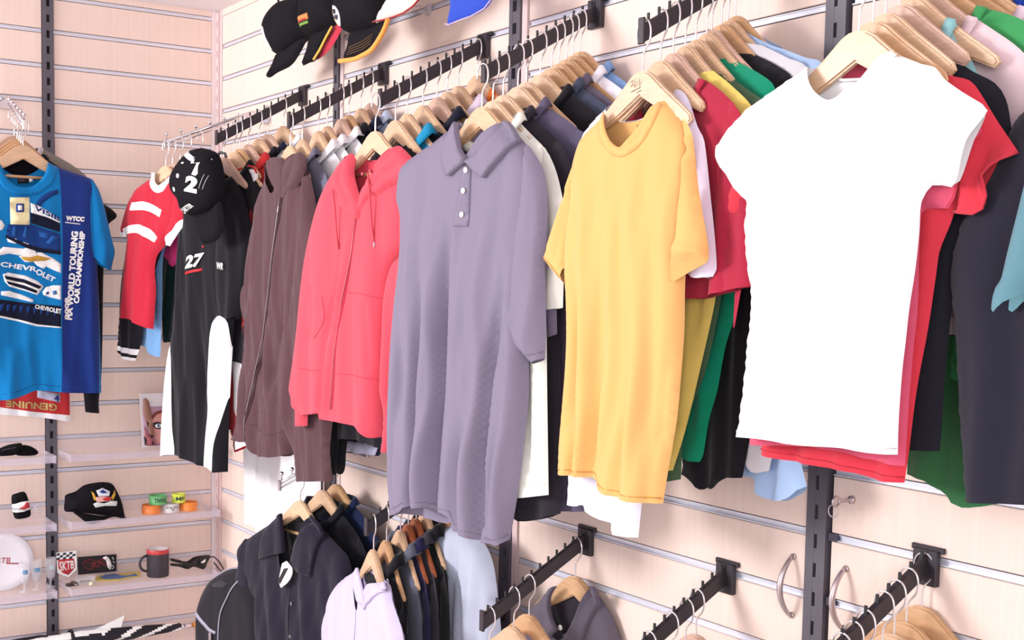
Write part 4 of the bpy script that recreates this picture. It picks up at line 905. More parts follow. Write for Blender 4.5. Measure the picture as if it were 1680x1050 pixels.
garment(G, 0.070, 'midnight navy t-shirt at the upper right, behind the royal blue one', (52, 48, 84), 0.52, 0.26, 'short', yaw=-5, nw=0.12, wood=WOODS[2])
garment(G, 0.040, 'black t-shirt at the upper right corner, nearest the wall', (18, 14, 22), 0.50, 0.27, 'short', yaw=-5, nw=0.12, wood=WOODS[0])
# arm beyond the right edge
r, pl = hero(R, 0.25, 'large dark navy garment at the right edge, hanging behind the teal sleeve', 'long_shirt', 'shirt', 0)
f = lambda pts, off=0: pl.uv(pts, off)
S = piece('body', f([(1672, 190, 'c'), (1800, 90), (1900, 200), (1900, 500), (1900, 830, 'o'), (1790, 826, 's'), (1680, 824, 's'), (1630, 823, 's'), (1586, 822, 'c'), (1576, 697), (1566, 520), (1560, 450), (1574, 380), (1602, 330), (1640, 256)]), fabric((38, 36, 52)), r, T=0.03, Tb=0.01, W=0.07, amp=0.003, seed=91, res=0.012, wl=0.12)
r, pl = hero(R, 0.283, 'dusty teal t-shirt cut by the right edge, sleeve pointing down', 't_shirt', 't-shirt', 0)
S = piece('sleeve', f([(1690, 225), (1674, 272), (1660, 328), (1645, 388), (1636, 425), (1630, 452, 'o'), (1636, 460, 's'), (1634, 485, 's'), (1631, 508, 's'), (1637, 512, 's'), (1655, 496, 's'), (1685, 476, 'c'), (1720, 440), (1740, 300)], 0.03), fabric((112, 158, 172)), r, T=0.02, Tb=0.01, W=0.03, off=0.014, amp=0.003, seed=92, res=0.010,
          creases=[(f([(1672, 300), (1650, 400), (1637, 455)], 0.03), -0.006, 0.006)])
piece('body', f([(1740, 120, 'c'), (1900, 170), (1920, 400), (1920, 600), (1915, 700, 'o'), (1800, 690, 's'), (1725, 690, 'c'), (1712, 560), (1706, 400), (1700, 250)]), fabric((112, 158, 172)), r, T=0.03, Tb=0.01, W=0.06, seed=93, res=0.016)
r, pl = hero(R, 0.14, 'pinkish mauve jumper sleeve peeping between the black and navy garments', 'jumper', 'jumper', 0)
piece('sleeve', f([(1640, 330), (1600, 440), (1578, 520), (1560, 580), (1552, 640), (1546, 692, 'o'), (1560, 692, 'c'), (1575, 640), (1590, 560), (1640, 440)]), fabric((186, 112, 156)), r, T=0.014, Tb=0.008, W=0.03, seed=94, res=0.012)
piece('body', f([(1660, 170, 'c'), (1800, 150), (1860, 300), (1850, 700, 'o'), (1750, 700, 's'), (1640, 690, 'c'), (1630, 500), (1640, 300)]), fabric((186, 112, 156)), r, T=0.014, Tb=0.008, W=0.04, seed=95, res=0.02)

# ------------------------------------------------------------------ lower row: black shirt, lilac top, grey polo
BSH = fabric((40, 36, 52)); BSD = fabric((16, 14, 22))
r, pl = hero(H, (493, 820), 'black short-sleeved button shirt with open collar and dangling tag', 'button_shirt', 'shirt', 10, WOODS[0], bar=True)
f = lambda pts, off=0: pl.uv(pts, off)
front = [(511, 846, 'c'), (527, 862), (545, 884), (560, 900), (572, 915), (580, 950), (584, 1000), (586, 1060), (588, 1180, 'o'), (520, 1190, 's'), (450, 1185, 's'), (400, 1180, 'c'), (408, 1100), (416, 1010), (412, 960), (398, 920), (397, 894), (416, 878), (440, 862), (464, 844, 'o'), (468, 880, 's'), (474, 925, 's'), (482, 960, 's'), (494, 925, 's'), (504, 880, 's')]
back = front[:-6] + [(464, 846, 'o'), (488, 858, 's')]
S = piece('body', f(front), BSH, r, T=0.030, Tb=0.01, W=0.05, amp=0.005, wl=0.08, seed=101, res=0.011, back=f(back),
          creases=[(f([(430, 930), (424, 1000), (420, 1080)]), -0.006, 0.012), (f([(540, 900), (552, 980), (556, 1080)]), -0.006, 0.014), (f([(515, 960), (520, 1080)]), 0.005, 0.014)])
piece('sleeve', f([(404, 884), (396, 892), (394, 914), (388, 944), (377, 986), (369, 1015), (362, 1037, 'o'), (405, 1034, 'c'), (408, 1010), (412, 980), (414, 940), (412, 905)], 0.012), BSH, r, T=0.018, Tb=0.008, W=0.03, off=0.010, seed=102, res=0.011, amp=0.003)
patch('collar', f([(464, 842, 'c'), (466, 870), (468, 906, 'c'), (447, 911), (425, 917, 'c'), (432, 890), (441, 862, 'c'), (452, 850)], 0.03), BSH, S, r, 0.010, 0.010)
patch('collar', f([(511, 845, 'c'), (520, 856), (527, 866, 'c'), (520, 905), (511, 946, 'c'), (494, 937), (476, 925, 'c'), (484, 900), (500, 866)], 0.03), BSH, S, r, 0.010, 0.010)
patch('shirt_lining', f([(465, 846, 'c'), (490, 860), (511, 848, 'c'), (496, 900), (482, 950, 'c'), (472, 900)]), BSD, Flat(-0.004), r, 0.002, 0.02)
patch('size_label', f([(497, 862, 'c'), (501, 864, 'c'), (489, 898, 'c'), (486, 896, 'c')]), WHITEP, Flat(0.002), r, 0.002, 0.012, label='narrow white woven label down the lining')
seam(f([(480, 950), (477, 1000), (473, 1080)], 0.026), BSD, S, r, 0.0012, name='placket_seam')
for c in ((480, 990), (478, 1044)): round_part('button', f([c], 0.026)[0], 0.0055, mat('grey_button', (110, 106, 116), 0.3), S, r)
t_ = patch('swing_tag', f([(466, 924, 'c'), (473, 920, 'c'), (482, 932), (481, 945), (474, 956), (464, 964, 'c'), (461, 952)], 0.04), WHITEP, Flat(0.045), r, 0.002, 0.006, label='white and black card tag')
patch('tag_print', f([(470, 932, 'c'), (477, 931, 'c'), (463, 958, 'c'), (461, 950, 'c')], 0.04), mat('tag_black', (40, 34, 44), 0.5), Flat(0.0475), r, 0.001, 0.01)
garment(H, (531, 795), 'black shirt with a stand collar, second on the lower chrome arm', (24, 22, 32), 0.62, 0.20, 'short', 'button_shirt', 'shirt', yaw=8, neck='polo', wood=WOODS[0])
garment(H, (553, 785), 'deep navy shirt behind the two black ones on the lower row', (26, 38, 76), 0.62, 0.205, 'short', 'button_shirt', 'shirt', yaw=8, neck='polo', wood=WOODS[1])

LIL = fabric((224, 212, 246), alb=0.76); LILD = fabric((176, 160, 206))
r, pl = hero(I, (613, 902), 'pale lilac v-neck top, front of the lower middle row', 'jumper', 'jumper', -12, WOODS[0])
f = lambda pts, off=0: pl.uv(pts, off)
front = [(635, 955, 'c'), (641, 962), (644, 986), (652, 1010), (660, 1037), (664, 1080), (664, 1180, 'o'), (600, 1190, 's'), (530, 1180, 'c'), (535, 1060), (539, 1024), (547, 986), (557, 960), (573, 944), (592, 932, 'o'), (596, 965, 's'), (602, 1000, 's'), (608, 975, 's'), (620, 958, 's')]
S = piece('body', f(front), LIL, r, T=0.026, Tb=0.01, W=0.04, amp=0.003, seed=111, res=0.010, back=f(front[:-5] + [(592, 934, 'o'), (612, 938, 's')]))
patch('collar', f([(592, 931, 'c'), (597, 962), (602, 1000, 'c'), (593, 985), (586, 960), (586, 940, 'c')], 0.02), LIL, S, r, 0.005, 0.008)
patch('collar', f([(635, 954, 'c'), (620, 957), (609, 972), (602, 1000, 'c'), (614, 984), (628, 970), (640, 966, 'c')], 0.02), LIL, S, r, 0.005, 0.008)
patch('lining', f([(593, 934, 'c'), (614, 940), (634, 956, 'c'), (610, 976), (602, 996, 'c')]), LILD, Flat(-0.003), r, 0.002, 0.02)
seam(f([(602, 1000), (600, 1040), (598, 1080)]), LILD, S, r, 0.001, name='placket_seam')
garment(I, (634, 896), 'black jumper just behind the lilac top', (20, 18, 26), 0.6, 0.165, 'long', 'jumper', 'jumper', yaw=-12, neck='hood', wood=WOODS[1], nw=0.06, drop=0.0)
garment(I, (657, 877), 'mid grey jumper behind the black one on the lower row', (104, 106, 124), 0.6, 0.165, 'long', 'jumper', 'jumper', yaw=-12, neck='hood', wood=WOODS[0], nw=0.06, drop=0.0)
garment(I, (670, 864), 'indigo jumper on a reddish hanger, lower row', (42, 38, 78), 0.6, 0.165, 'long', 'jumper', 'jumper', yaw=-12, neck='hood', wood=ROSEWOOD, nw=0.06, drop=0.0)
garment(I, (683, 855), 'charcoal jumper between the indigo and the last black one', (62, 58, 70), 0.6, 0.165, 'long', 'jumper', 'jumper', yaw=-12, neck='hood', wood=ROSEWOOD, nw=0.06, drop=0.0)
garment(I, (698, 852), 'black jumper left of the pale heather grey one', (24, 22, 28), 0.6, 0.17, 'long', 'jumper', 'jumper', yaw=-12, neck='hood', wood=WOODS[0], nw=0.06, drop=0.0)
r, pl = hero(I, 0.085, 'pale heather grey jumper below the mauve polo hem', 'jumper', 'jumper', -4, WOODS[1])
f = lambda pts, off=0: pl.uv(pts, off)
S = piece('body', f([(745, 862, 'c'), (770, 866), (794, 890), (808, 920), (815, 960), (820, 1010), (824, 1060), (828, 1180, 'o'), (740, 1190, 's'), (660, 1180, 'c'), (668, 1000), (680, 900), (700, 866)]), fabric((196, 200, 222)), r, T=0.04, Tb=0.01, W=0.06, amp=0.006, wl=0.07, seed=121, res=0.012,
          creases=[(f([(764, 880), (774, 960), (780, 1060)]), -0.010, 0.012)])

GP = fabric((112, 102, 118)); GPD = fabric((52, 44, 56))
r, pl = hero(J, (944, 944), 'grey polo shirt on the lower row with its collar open, alone near the wall', 'polo_shirt', 'polo shirt', 8, WOODS[1])
# three bare hangers nearer the front hook over the same arm
f = lambda pts, off=0: pl.uv(pts, off)
front = [(972, 963, 'c'), (984, 980), (1000, 1004), (1011, 1028), (1020, 1054), (1028, 1100), (1028, 1200, 'o'), (950, 1210, 's'), (850, 1200, 'c'), (852, 1080), (858, 1030), (866, 1005), (880, 990), (892, 978), (902, 966, 'o'), (905, 1000, 's'), (918, 1036, 's'), (934, 1046, 's'), (955, 1010, 's'), (968, 980, 's')]
S = piece('body', f(front), GP, r, T=0.026, Tb=0.01, W=0.04, amp=0.003, seed=131, res=0.010, back=f(front[:-6] + [(902, 968, 'o'), (940, 976, 's')]))
patch('collar', f([(903, 965, 'c'), (911, 962), (901, 980), (902, 1005), (914, 1034, 'c'), (898, 1044), (884, 1020), (880, 994, 'c'), (892, 978)], 0.03), GP, S, r, 0.010, 0.009)
patch('collar', f([(971, 962, 'c'), (977, 974), (975, 990), (964, 1025), (954, 1056, 'c'), (940, 1052), (924, 1042, 'c'), (940, 1030), (956, 1000)], 0.03), GP, S, r, 0.010, 0.009)
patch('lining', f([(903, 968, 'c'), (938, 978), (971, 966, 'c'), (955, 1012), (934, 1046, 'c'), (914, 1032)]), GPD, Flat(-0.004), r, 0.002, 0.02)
round_part('button', f([(931, 1027)])[0], 0.006, PEARL, Flat(0.02), r)
hanger(J, (868, 1007), wood=WOODS[1]); hanger(J, (843, 1023), wood=WOODS[0]); hanger(J, 0.245, wood=WOODS[0])
for d_, w_ in ((0.075, 2), (0.10, 1), (0.135, 0), (0.185, 1)): hanger(K, d_, wood=WOODS[w_])
for d_, w_ in ((0.012, 1), (0.047, 1), (0.074, 0), (0.10, 1), (0.14, 1), (0.165, 0), (0.19, 1), (0.215, 2)): hanger(Lw, d_, wood=WOODS[w_])
garment(Lw, 0.245, 'mint green top just peeping over the bottom edge on the right', (110, 210, 160), 0.55, 0.18, 'short', drop=0.0, hang=False)

# ------------------------------------------------------------------ bright blue racing t-shirt on the short wall
CY = (16, 138, 214); CYM = fabric(CY); NV = fabric((34, 62, 148)); PRD = fabric((26, 66, 140)); PRB = fabric((20, 26, 52))
r = None
r, pl = hero(Q, 0.28, 'bright blue racing t-shirt with navy side panel and car print', 't_shirt', 't-shirt', 2, WOODS[0], bar=True)
f = lambda pts, off=0: pl.uv(pts, off)
front = [(79, 267, 'c'), (95, 274), (119, 283), (143, 291), (154, 297), (160, 316), (160, 360), (158, 410), (160, 440), (163, 507), (165, 593), (166, 644, 'o'), (129, 644, 's'), (86, 642, 's'), (55, 640, 's'), (30, 650, 's'), (0, 655, 's'), (-40, 660, 's'), (-88, 660, 'c'), (-86, 560), (-84, 440), (-90, 330), (-72, 300), (-40, 284), (0, 270, 'o'),
         (6, 290, 's'), (22, 306, 's'), (38, 310, 's'), (56, 305, 's'), (70, 290, 's')]
back = front[:-6] + [(0, 272, 'o'), (22, 286, 's'), (50, 286, 's')]
navyp = [(93, 270, 'c'), (110, 276), (152, 293, 'c'), (146, 318), (144, 345), (146, 390), (149, 415), (158, 440), (160, 507), (160, 590), (158, 650, 'c'), (96, 650, 'c'), (97, 500), (98, 380, )]
S = piece('body', f(front), CYM, r, T=0.028, Tb=0.01, W=0.05, amp=0.003, wl=0.09, seed=141, res=0.010, back=f(back), top=0.05, regions=[(f(navyp), NV)],
          creases=[(f([(55, 560), (62, 645)]), -0.006, 0.014), (f([(20, 580), (10, 655)]), 0.006, 0.02), (f([(128, 440), (118, 560), (112, 640)]), 0.004, 0.014)])
piece('sleeve', f([(146, 294), (154, 298), (163, 312), (172, 340), (177, 361), (183, 388), (189, 413), (186, 428, ), (183, 444, 'o'), (164, 434, 's'), (148, 415, 'c'), (146, 380), (143, 340), (143, 315)], 0.012), CYM, r, T=0.018, Tb=0.01, W=0.03, off=0.008, seed=142, res=0.009, amp=0.003,
      creases=[(f([(170, 350), (178, 400), (180, 430)], 0.012), -0.004, 0.006)])
patch('neckband', f([(0, 268, 'c'), (6, 288), (22, 304), (38, 308), (55, 304), (70, 288), (79, 266, 'c'), (93, 274, 'c'), (86, 296), (68, 314), (46, 321), (24, 319), (4, 308), (-8, 290), (-12, 276, 'c')], 0.012), CYM, S, r, 0.002, 0.009)
patch('size_label', f([(29, 292, 'c'), (48, 292, 'c'), (48, 300, 'c'), (30, 301, 'c')], 0.0), mat('label_black', (40, 40, 52), 0.6), Flat(-0.004), r, 0.002, 0.02, label='small black woven label at the back neck')
patch('size_label', f([(48, 292, 'c'), (54, 291, 'c'), (54, 298, 'c'), (48, 299, 'c')], 0.0), WHITEP, Flat(-0.004), r, 0.003, 0.02)
# car print: roof, sun strip, windscreen, bonnet badge, grille, lamp, shadow under the car
def pr(pts, m, e=0.0014, n='car_print', res=0.009): patch(n, f([tuple(p) + ('c',) for p in pts], 0.02), m, S, r, e, res)
pr([(55, 338), (66, 322), (80, 314), (94, 311), (95, 318), (84, 322), (70, 332), (62, 344)], PRD)
pr([(49, 333), (62, 338), (80, 348), (97, 360), (97, 366), (74, 356), (50, 349)], WHITEP, 0.0020)
pr([(49, 349), (74, 356), (97, 367), (97, 381), (76, 375), (49, 366)], PRB)
pr([(12, 368), (49, 368), (76, 377), (98, 384), (98, 412), (70, 408), (46, 402), (8, 386)], PRD)
for q in ([(20, 372), (26, 371), (24, 388), (18, 386)], [(40, 371), (44, 371), (42, 392), (36, 388)], [(60, 376), (78, 384), (76, 392), (64, 388)], [(84, 386), (94, 390), (80, 402), (74, 398)]):
    pr(q, fabric((40, 100, 180)), 0.0022)
pr([(8, 386), (46, 402), (70, 408), (98, 412), (98, 418), (66, 414), (42, 407), (8, 390)], PRB, 0.0020)
pr([(-8, 358), (2, 362), (7, 370), (2, 378), (-8, 376)], WHITEP)
pr([(10, 391), (24, 391), (30, 397), (24, 400), (12, 397)], WHITEP); pr([(33, 396), (46, 400), (44, 403), (34, 399)], WHITEP)
gold = fabric((206, 160, 70), alb=0.95)
pr([(-10, 416), (4, 405), (38, 408), (44, 405), (56, 410), (60, 418), (52, 426), (36, 420), (14, 416), (-2, 419)], WHITEP, 0.0018)
pr([(30, 420), (44, 420), (52, 415), (66, 414), (86, 424), (98, 433), (98, 448), (84, 442), (74, 437), (70, 441), (60, 436), (54, 430), (40, 430)], WHITEP, 0.0018)
pr([(32, 421), (48, 422), (60, 419), (82, 424), (72, 428), (56, 428), (52, 430), (38, 427)], gold, 0.0030)
lettering('CHEVR', f([(-2, 437), (58, 446), (60, 438), (0, 429)], 0.02), WHITEP, S, r, bold=0.03, name='car_lettering')
lettering('OLET', f([(56, 449), (86, 463), (90, 456), (60, 440)], 0.02), WHITEP, S, r, bold=0.03, name='car_lettering')
pr([(3, 450), (12, 447), (40, 452), (60, 461), (70, 470), (60, 484), (40, 477), (14, 470), (6, 462)], WHITEP, 0.0014)
for q in ([(5, 452), (38, 458), (67, 470), (62, 474), (38, 464), (8, 458)], [(9, 461), (38, 468), (60, 477), (58, 481), (38, 474), (12, 466)]): pr(q, PRB, 0.0026)
pr([(68, 479), (74, 471), (86, 468), (98, 468), (98, 492), (82, 488), (70, 484)], WHITEP)
pr([(74, 480), (78, 478), (79, 482), (75, 483)], NV, 0.0026); pr([(84, 478), (90, 476), (92, 482), (86, 484)], fabric((90, 140, 200)), 0.0026)
pr([(0, 478), (14, 477), (36, 484), (54, 492), (52, 496), (28, 490), (0, 484)], WHITEP)
pr([(-10, 490), (20, 494), (50, 498), (98, 502), (98, 536), (60, 532), (30, 524), (-10, 516)], PRB, 0.0012)
for k in range(9):
    x = -2 + k * 11; pr([(x, 500 + k), (x + 7, 497 + k), (x + 5, 505 + k), (x + 1, 511 + k)], PRD, 0.0020)
pr([(-10, 516), (30, 524), (60, 532), (98, 536), (98, 538), (58, 535), (28, 527), (-10, 519)], WHITEP, 0.0022)
lettering('CHEVROLET', f([(56, 506), (98, 515), (98, 507), (56, 499)], 0.02), WHITEP, S, r, 0.003, bold=0.03, name='car_lettering')
lettering('WTCC', f([(106, 362), (136, 364), (137, 356), (107, 354)], 0.02), WHITEP, S, r, bold=0.07, name='panel_lettering')
patch('panel_lettering', f([(106, 364, 'c'), (130, 367, 'c'), (130, 368.6, 'c'), (106, 365.6, 'c')], 0.02), WHITEP, S, r, 0.0016)
lettering('2008', f([(112, 524), (112, 488), (104, 488), (104, 524)], 0.02), WHITEP, S, r, bold=0.05, name='panel_lettering')
lettering('FIA WORLD TOURING', f([(117, 525), (127, 380), (116, 379), (107, 524)], 0.02), WHITEP, S, r, bold=0.05, name='panel_lettering')
lettering('CAR CHAMPIONSHIP', f([(128, 498), (138, 380), (129, 379), (119, 497)], 0.02), WHITEP, S, r, bold=0.05, name='panel_lettering')
lettering('VISIB', f([(54, 344), (97, 364), (97, 357), (56, 336)], 0.02), PRD, S, r, 0.0032, bold=0.03, name='car_lettering')
Ft = Flat(0.052)
patch('price_tag', f([(16, 324, 'c'), (48, 324, 'c'), (48, 369, 'c'), (17, 368, 'c')], 0.05), mat('tag_card', (240, 226, 176), 0.5, alb=0.9), Ft, r, 0.001, 0.02, label='cream card tag with a blue square')
patch('price_tag', f([(26, 334, 'c'), (39, 334, 'c'), (39, 348, 'c'), (26, 348, 'c')], 0.05), NV, Ft, r, 0.002, 0.02)
patch('price_tag', f([(29, 337, 'c'), (36, 337, 'c'), (36, 345, 'c'), (29, 345, 'c')], 0.05), WHITEP, Ft, r, 0.003, 0.02)
seam(f([(166, 634), (129, 634), (86, 632), (55, 630), (30, 640), (0, 645)]), fabric((12, 100, 170)), S, r, name='hem_seam')
hanger(Q, 0.255, 3, WOODS[1]); 
garment(Q, 0.232, 'black t-shirt behind the bright blue one, cuff and sleeve tip showing', BLK, 0.60, 0.19, 'short', yaw=3, wood=WOODS[1])
fz = f
g_, S, pl2, O = garment(Q, 0.205, 'black jumper behind the blue t-shirt with its ribbed cuff hanging below', BLK, 0.60, 0.18, None, 'jumper', 'jumper', yaw=3, wood=WOODS[1])
fz = lambda pts: pl2.uv(pts)
piece('sleeve', fz([(150, 330), (172, 336), (192, 354), (176, 372), (170, 440), (168, 560), (166, 620), (162, 660), (163, 678, 'o'), (140, 676, 'c'), (138, 655), (134, 600), (136, 480), (140, 400)]), BLACK, g_, T=0.016, Tb=0.008, W=0.03, seed=7, res=0.012)
garment(Q, 0.165, 'khaki grey t-shirt whose shoulder slopes right behind the blue one', (150, 142, 134), 0.5, 0.225, None, yaw=3, wood=WOODS[2], collar_col=(214, 204, 212), drop=-0.012)
r = thing('banner', 'red and white towel printed GENUINE upside down, under the blue t-shirt hem', 'towel', Q.origin(0.13), pl.yaw)
pl3 = Plane(Q.origin(0.13), 92); f = lambda pts, off=0: pl3.uv(pts, off)
REDB = fabric((226, 62, 66))
S = piece('cloth', f([(114, 560, 'c'), (116, 692, 'o'), (60, 684, 's'), (0, 680, 's'), (-90, 676, 'c'), (-90, 560, 'c')]), WHITE, r, T=0.008, Tb=0.004, W=0.02, amp=0.002, seed=3, res=0.014, regions=[(f([(112, 562, 'c'), (114, 681, 'c'), (60, 676, 'c'), (0, 668, 'c'), (-88, 664, 'c'), (-88, 562, 'c')]), REDB)])
lettering('GENUINE', f([(92, 662), (8, 656), (8, 667), (92, 674)]), mat('gold_print', (224, 190, 120), 0.5), S, r, bold=0.03, name='towel_lettering')
patch('towel_print', f([(60, 640, 'c'), (98, 646, 'c'), (97, 660, 'c'), (60, 652, 'c')]), fabric((200, 200, 226)), S, r, 0.002, 0.02)
lettering('4', f([(86, 658), (96, 659), (96, 648), (88, 647)]), NV, S, r, 0.004, name='towel_lettering')

# ------------------------------------------------------------------ clear shelves on the short wall
SH = [0.984, 0.764, 0.544, 0.318]; SD = 0.155
words = ['top', 'second', 'third', 'lowest']
for (y0, y1, side) in ((-0.548, -0.050, 'right of the dark upright'), (-1.48, -0.596, 'left of the dark upright')):
    for k, z in enumerate(SH):
        r = thing('acrylic_shelf', '%s clear acrylic shelf on the short wall, %s' % (words[k], side), 'shelf', (0, (y0 + y1) / 2, z), 0, 'clear acrylic shelves'); h = (y1 - y0) / 2
        put('shelf_plate', boxes([(0.002, SD, -h, h, -0.003, 0.0)]), ACRYL, r)
        put('front_lip', boxes([(SD, SD + 0.003, -h, h, -0.019, 0.003)]), ACRYLE, r)
        put('back_rise', boxes([(0.0022, 0.0052, -h, h, 0.0, 0.052)]), ACRYL, r)
        for sgn in (-1, 1): put('end_bracket', boxes([(0.004, SD + 0.004, sgn * h - 0.002, sgn * h + 0.002, -0.021, 0.004)]), ACRYLE, r)
def shelf_plane(x, y, X, z):
    """plane parallel to the short wall through the point on height z seen at pixel x,y, kept at distance X"""
    p = on_x(x, y, X); return Plane((X, p[1], z), 90)
def shelf_thing(name, label, cat, x, y, X, k, group=None, lift=0.0):
    pl = shelf_plane(x, y, X, SH[k] + lift); return thing(name, label, cat, pl.O, pl.yaw, group), pl

# framed portrait card
r, pl = shelf_thing('picture_card', 'white bordered picture card of a face with a pale blue eye, top shelf', 'picture', 255, 735, 0.05, 0)
f = lambda pts, off=0: pl.uv(pts, off); c4 = lambda pts: f([tuple(p) + ('c',) for p in pts])
z0 = f([(255, 736)])[0][1]
def fl(n, pts, m, e, res=0.02): patch(n, c4(pts), m, Flat(0.0), r, e, res)
q = f([(229, 646), (290, 644), (290, 736), (234, 736)])
put('card', prism([(a, max(b, 0.0015)) for a, b in q], -0.002, 0.002), mat('card_white', (244, 236, 244), 0.5, alb=0.9), r)
fl('picture', [(233, 668), (288, 665), (288, 731), (238, 731)], mat('picture_mauve', (206, 160, 190), 0.5), 0.003)
fl('picture', [(248, 684), (256, 676), (268, 673), (288, 672), (288, 728), (258, 728), (250, 706)], mat('picture_skin', (240, 168, 160), 0.5), 0.004)
fl('picture', [(246, 684), (254, 676), (268, 672), (288, 670), (288, 673), (268, 676), (256, 680), (249, 688)], mat('picture_hair', (150, 60, 50), 0.5), 0.005)
fl('picture', [(250, 694), (256, 692), (266, 693), (268, 697), (264, 703), (256, 704), (251, 700)], mat('picture_dark', (60, 30, 44), 0.5), 0.005)
fl('picture', [(253, 698), (257, 695), (263, 695), (265, 698), (262, 701), (256, 702)], WHITEP, 0.006)
patch('picture', f([(259 + 2.4 * math.cos(t), 698 + 2.6 * math.sin(t)) for t in np.linspace(0, 6.283, 9)[:-1]]), mat('picture_iris', (90, 130, 170), 0.4), Flat(0), r, 0.007, 0.003)
fl('picture', [(234, 656), (238, 653), (243, 658), (247, 676), (250, 700), (252, 716), (245, 716), (238, 690), (234, 676)], mat('picture_tan', (176, 126, 110), 0.5), 0.008)
fl('picture', [(236, 700), (241, 712), (250, 714), (256, 731), (240, 731), (237, 716)], mat('picture_rose', (196, 110, 120), 0.5), 0.008)
for q in ([(239, 690), (243, 694), (241, 700)], [(245, 712), (251, 716), (247, 719)], [(236, 716), (240, 722), (237, 730)], [(248, 722), (253, 727), (248, 730)]): fl('picture', q, mat('picture_dark', (60, 30, 44), 0.5), 0.009)
def slab(name, pts, th, m, r, f, off=0.0, bevel=0.0):
    """small solid board: outline in photo pixels on the thing's plane, given thickness"""
    return put(name, prism([(a, b) for a, b, *_ in f(pts)], -off - th, -off, bevel), m, r)
# two dark soft things, a phone sock, discs and glasses on the shelves beyond the dark upright
KN = fabric((20, 18, 24), 'knit')
r, pl = shelf_thing('beanie', 'folded black knitted beanie on the top clear shelf', 'beanie', 42, 748, 0.09, 0)
f = lambda pts, off=0: pl.uv(pts, off)
piece('knit', f([(24, 742), (28, 734), (38, 730), (50, 732), (60, 738), (63, 743), (57, 747), (40, 748), (28, 747)]), KN, r, T=0.022, Tb=0.022, W=0.014, amp=0.0015, wl=0.02, seed=2, res=0.005)
r, pl = shelf_thing('leather_glove', 'rolled black glove lying beside the beanie, top clear shelf', 'glove', 12, 748, 0.11, 0)
f = lambda pts, off=0: pl.uv(pts, off)
S = piece('glove_body', f([(-14, 742), (-2, 736), (10, 731), (22, 728), (35, 727), (36, 733), (32, 740), (26, 746), (12, 748), (-4, 748)]), KN, r, T=0.020, Tb=0.020, W=0.012, amp=0.002, wl=0.02, seed=4, res=0.005)
seam(f([(2, 738), (12, 735), (24, 733)]), mat('glove_stitch', (120, 110, 122), 0.5), S, r, 0.0006)
r, pl = shelf_thing('phone_sock', 'black wrist sweatband with a white and red patch, second clear shelf', 'sweatband', 34, 850, 0.10, 1)
f = lambda pts, off=0: pl.uv(pts, off)
S = piece('band', f([(19, 814), (28, 809), (40, 807), (46, 818), (50, 836), (50, 846), (42, 850), (26, 851), (21, 840)]), KN, r, T=0.020, Tb=0.016, W=0.014, amp=0.0, seed=2, res=0.005)
patch('badge', f([(18.5, 827, 'c'), (32, 822, 'c'), (47, 820, 'c'), (49, 833, 'c'), (36, 838, 'c'), (21, 840, 'c')]), WHITEP, S, r, 0.0014, 0.005)
patch('badge_figure', f([(28, 833, 'c'), (36, 829, 'c'), (41, 822, 'c'), (46, 824, 'c'), (47, 831, 'c'), (38, 834, 'c')]), mat('patch_red', (214, 50, 60), 0.5), S, r, 0.0022, 0.005)
r, pl = shelf_thing('key_strap', 'thin grey cord with a frayed white end across the sweatband, second shelf', 'cord', 30, 834, 0.128, 1)
f = lambda pts, off=0: pl.uv(pts, off)
g = f([(-20, 832), (0, 833), (20, 834), (44, 837), (56, 833)]); put('cord', tube([(a, 0, b) for a, b in g], 0.0016, 6), mat('cord_grey', (190, 186, 200), 0.6), r)
for e_ in ([(54, 834), (60, 829), (66, 828)], [(54, 834), (62, 834), (66, 836)], [(54, 834), (60, 840), (64, 842)]):
    put('frayed_strand', tube([(a, 0, b) for a, b in f(e_)], 0.0014, 5), mat('cord_white', (236, 232, 240), 0.6), r)
# cap with a crest
r, pl = shelf_thing('baseball_cap', 'black cap with a winged crest badge, sitting on the second clear shelf', 'cap', 155, 858, 0.09, 1); r['group'] = 'black caps on display'
f = lambda pts, off=0: pl.uv(pts, off)
S = piece('crown', f([(106, 822), (108, 812), (124, 806), (138, 796), (156, 792), (172, 791), (184, 794), (192, 806), (199, 822), (203, 838), (204, 852, ), (190, 848), (170, 846), (140, 842), (120, 840), (106, 838)]), CAPB, r, T=0.050, Tb=0.04, W=0.045, off=0.0, amp=0.0, seed=3, res=0.006)
piece('brim', f([(118, 838), (140, 842), (170, 846), (200, 846), (211, 852), (200, 849), (184, 848), (168, 854), (154, 860), (143, 858), (132, 850)], 0.03), CAPB, r, T=0.014, Tb=0.004, W=0.012, off=0.034, amp=0.0, seed=3, res=0.005)
CR = [([(152, 802), (163, 798), (174, 803), (172, 810), (155, 811)], (226, 226, 240)), ([(156, 804), (163, 800), (170, 805), (163, 806)], (40, 60, 140)),
      ([(144, 803), (148, 806), (151, 814), (153, 819), (147, 816)], (226, 176, 60)), ([(183, 801), (184, 808), (178, 817), (176, 812), (180, 806)], (226, 176, 60)),
      ([(150, 812), (164, 811), (176, 812), (174, 818), (152, 820)], (236, 180, 176)), ([(161, 814), (170, 811), (176, 813), (172, 818), (163, 817)], (200, 50, 50)),
      ([(146, 823), (152, 820), (164, 822), (176, 818), (186, 819), (184, 826), (164, 826), (150, 829)], (222, 226, 224))]
for k_, (q, c) in enumerate(CR): patch('crest', f([tuple(p) + ('c',) for p in q]), fabric(c, alb=0.9), S, r, 0.0012 + 0.0003 * k_, 0.005)
round_part('top_button', f([(168, 792)])[0], 0.004, CAPB, Flat(0.01), r)
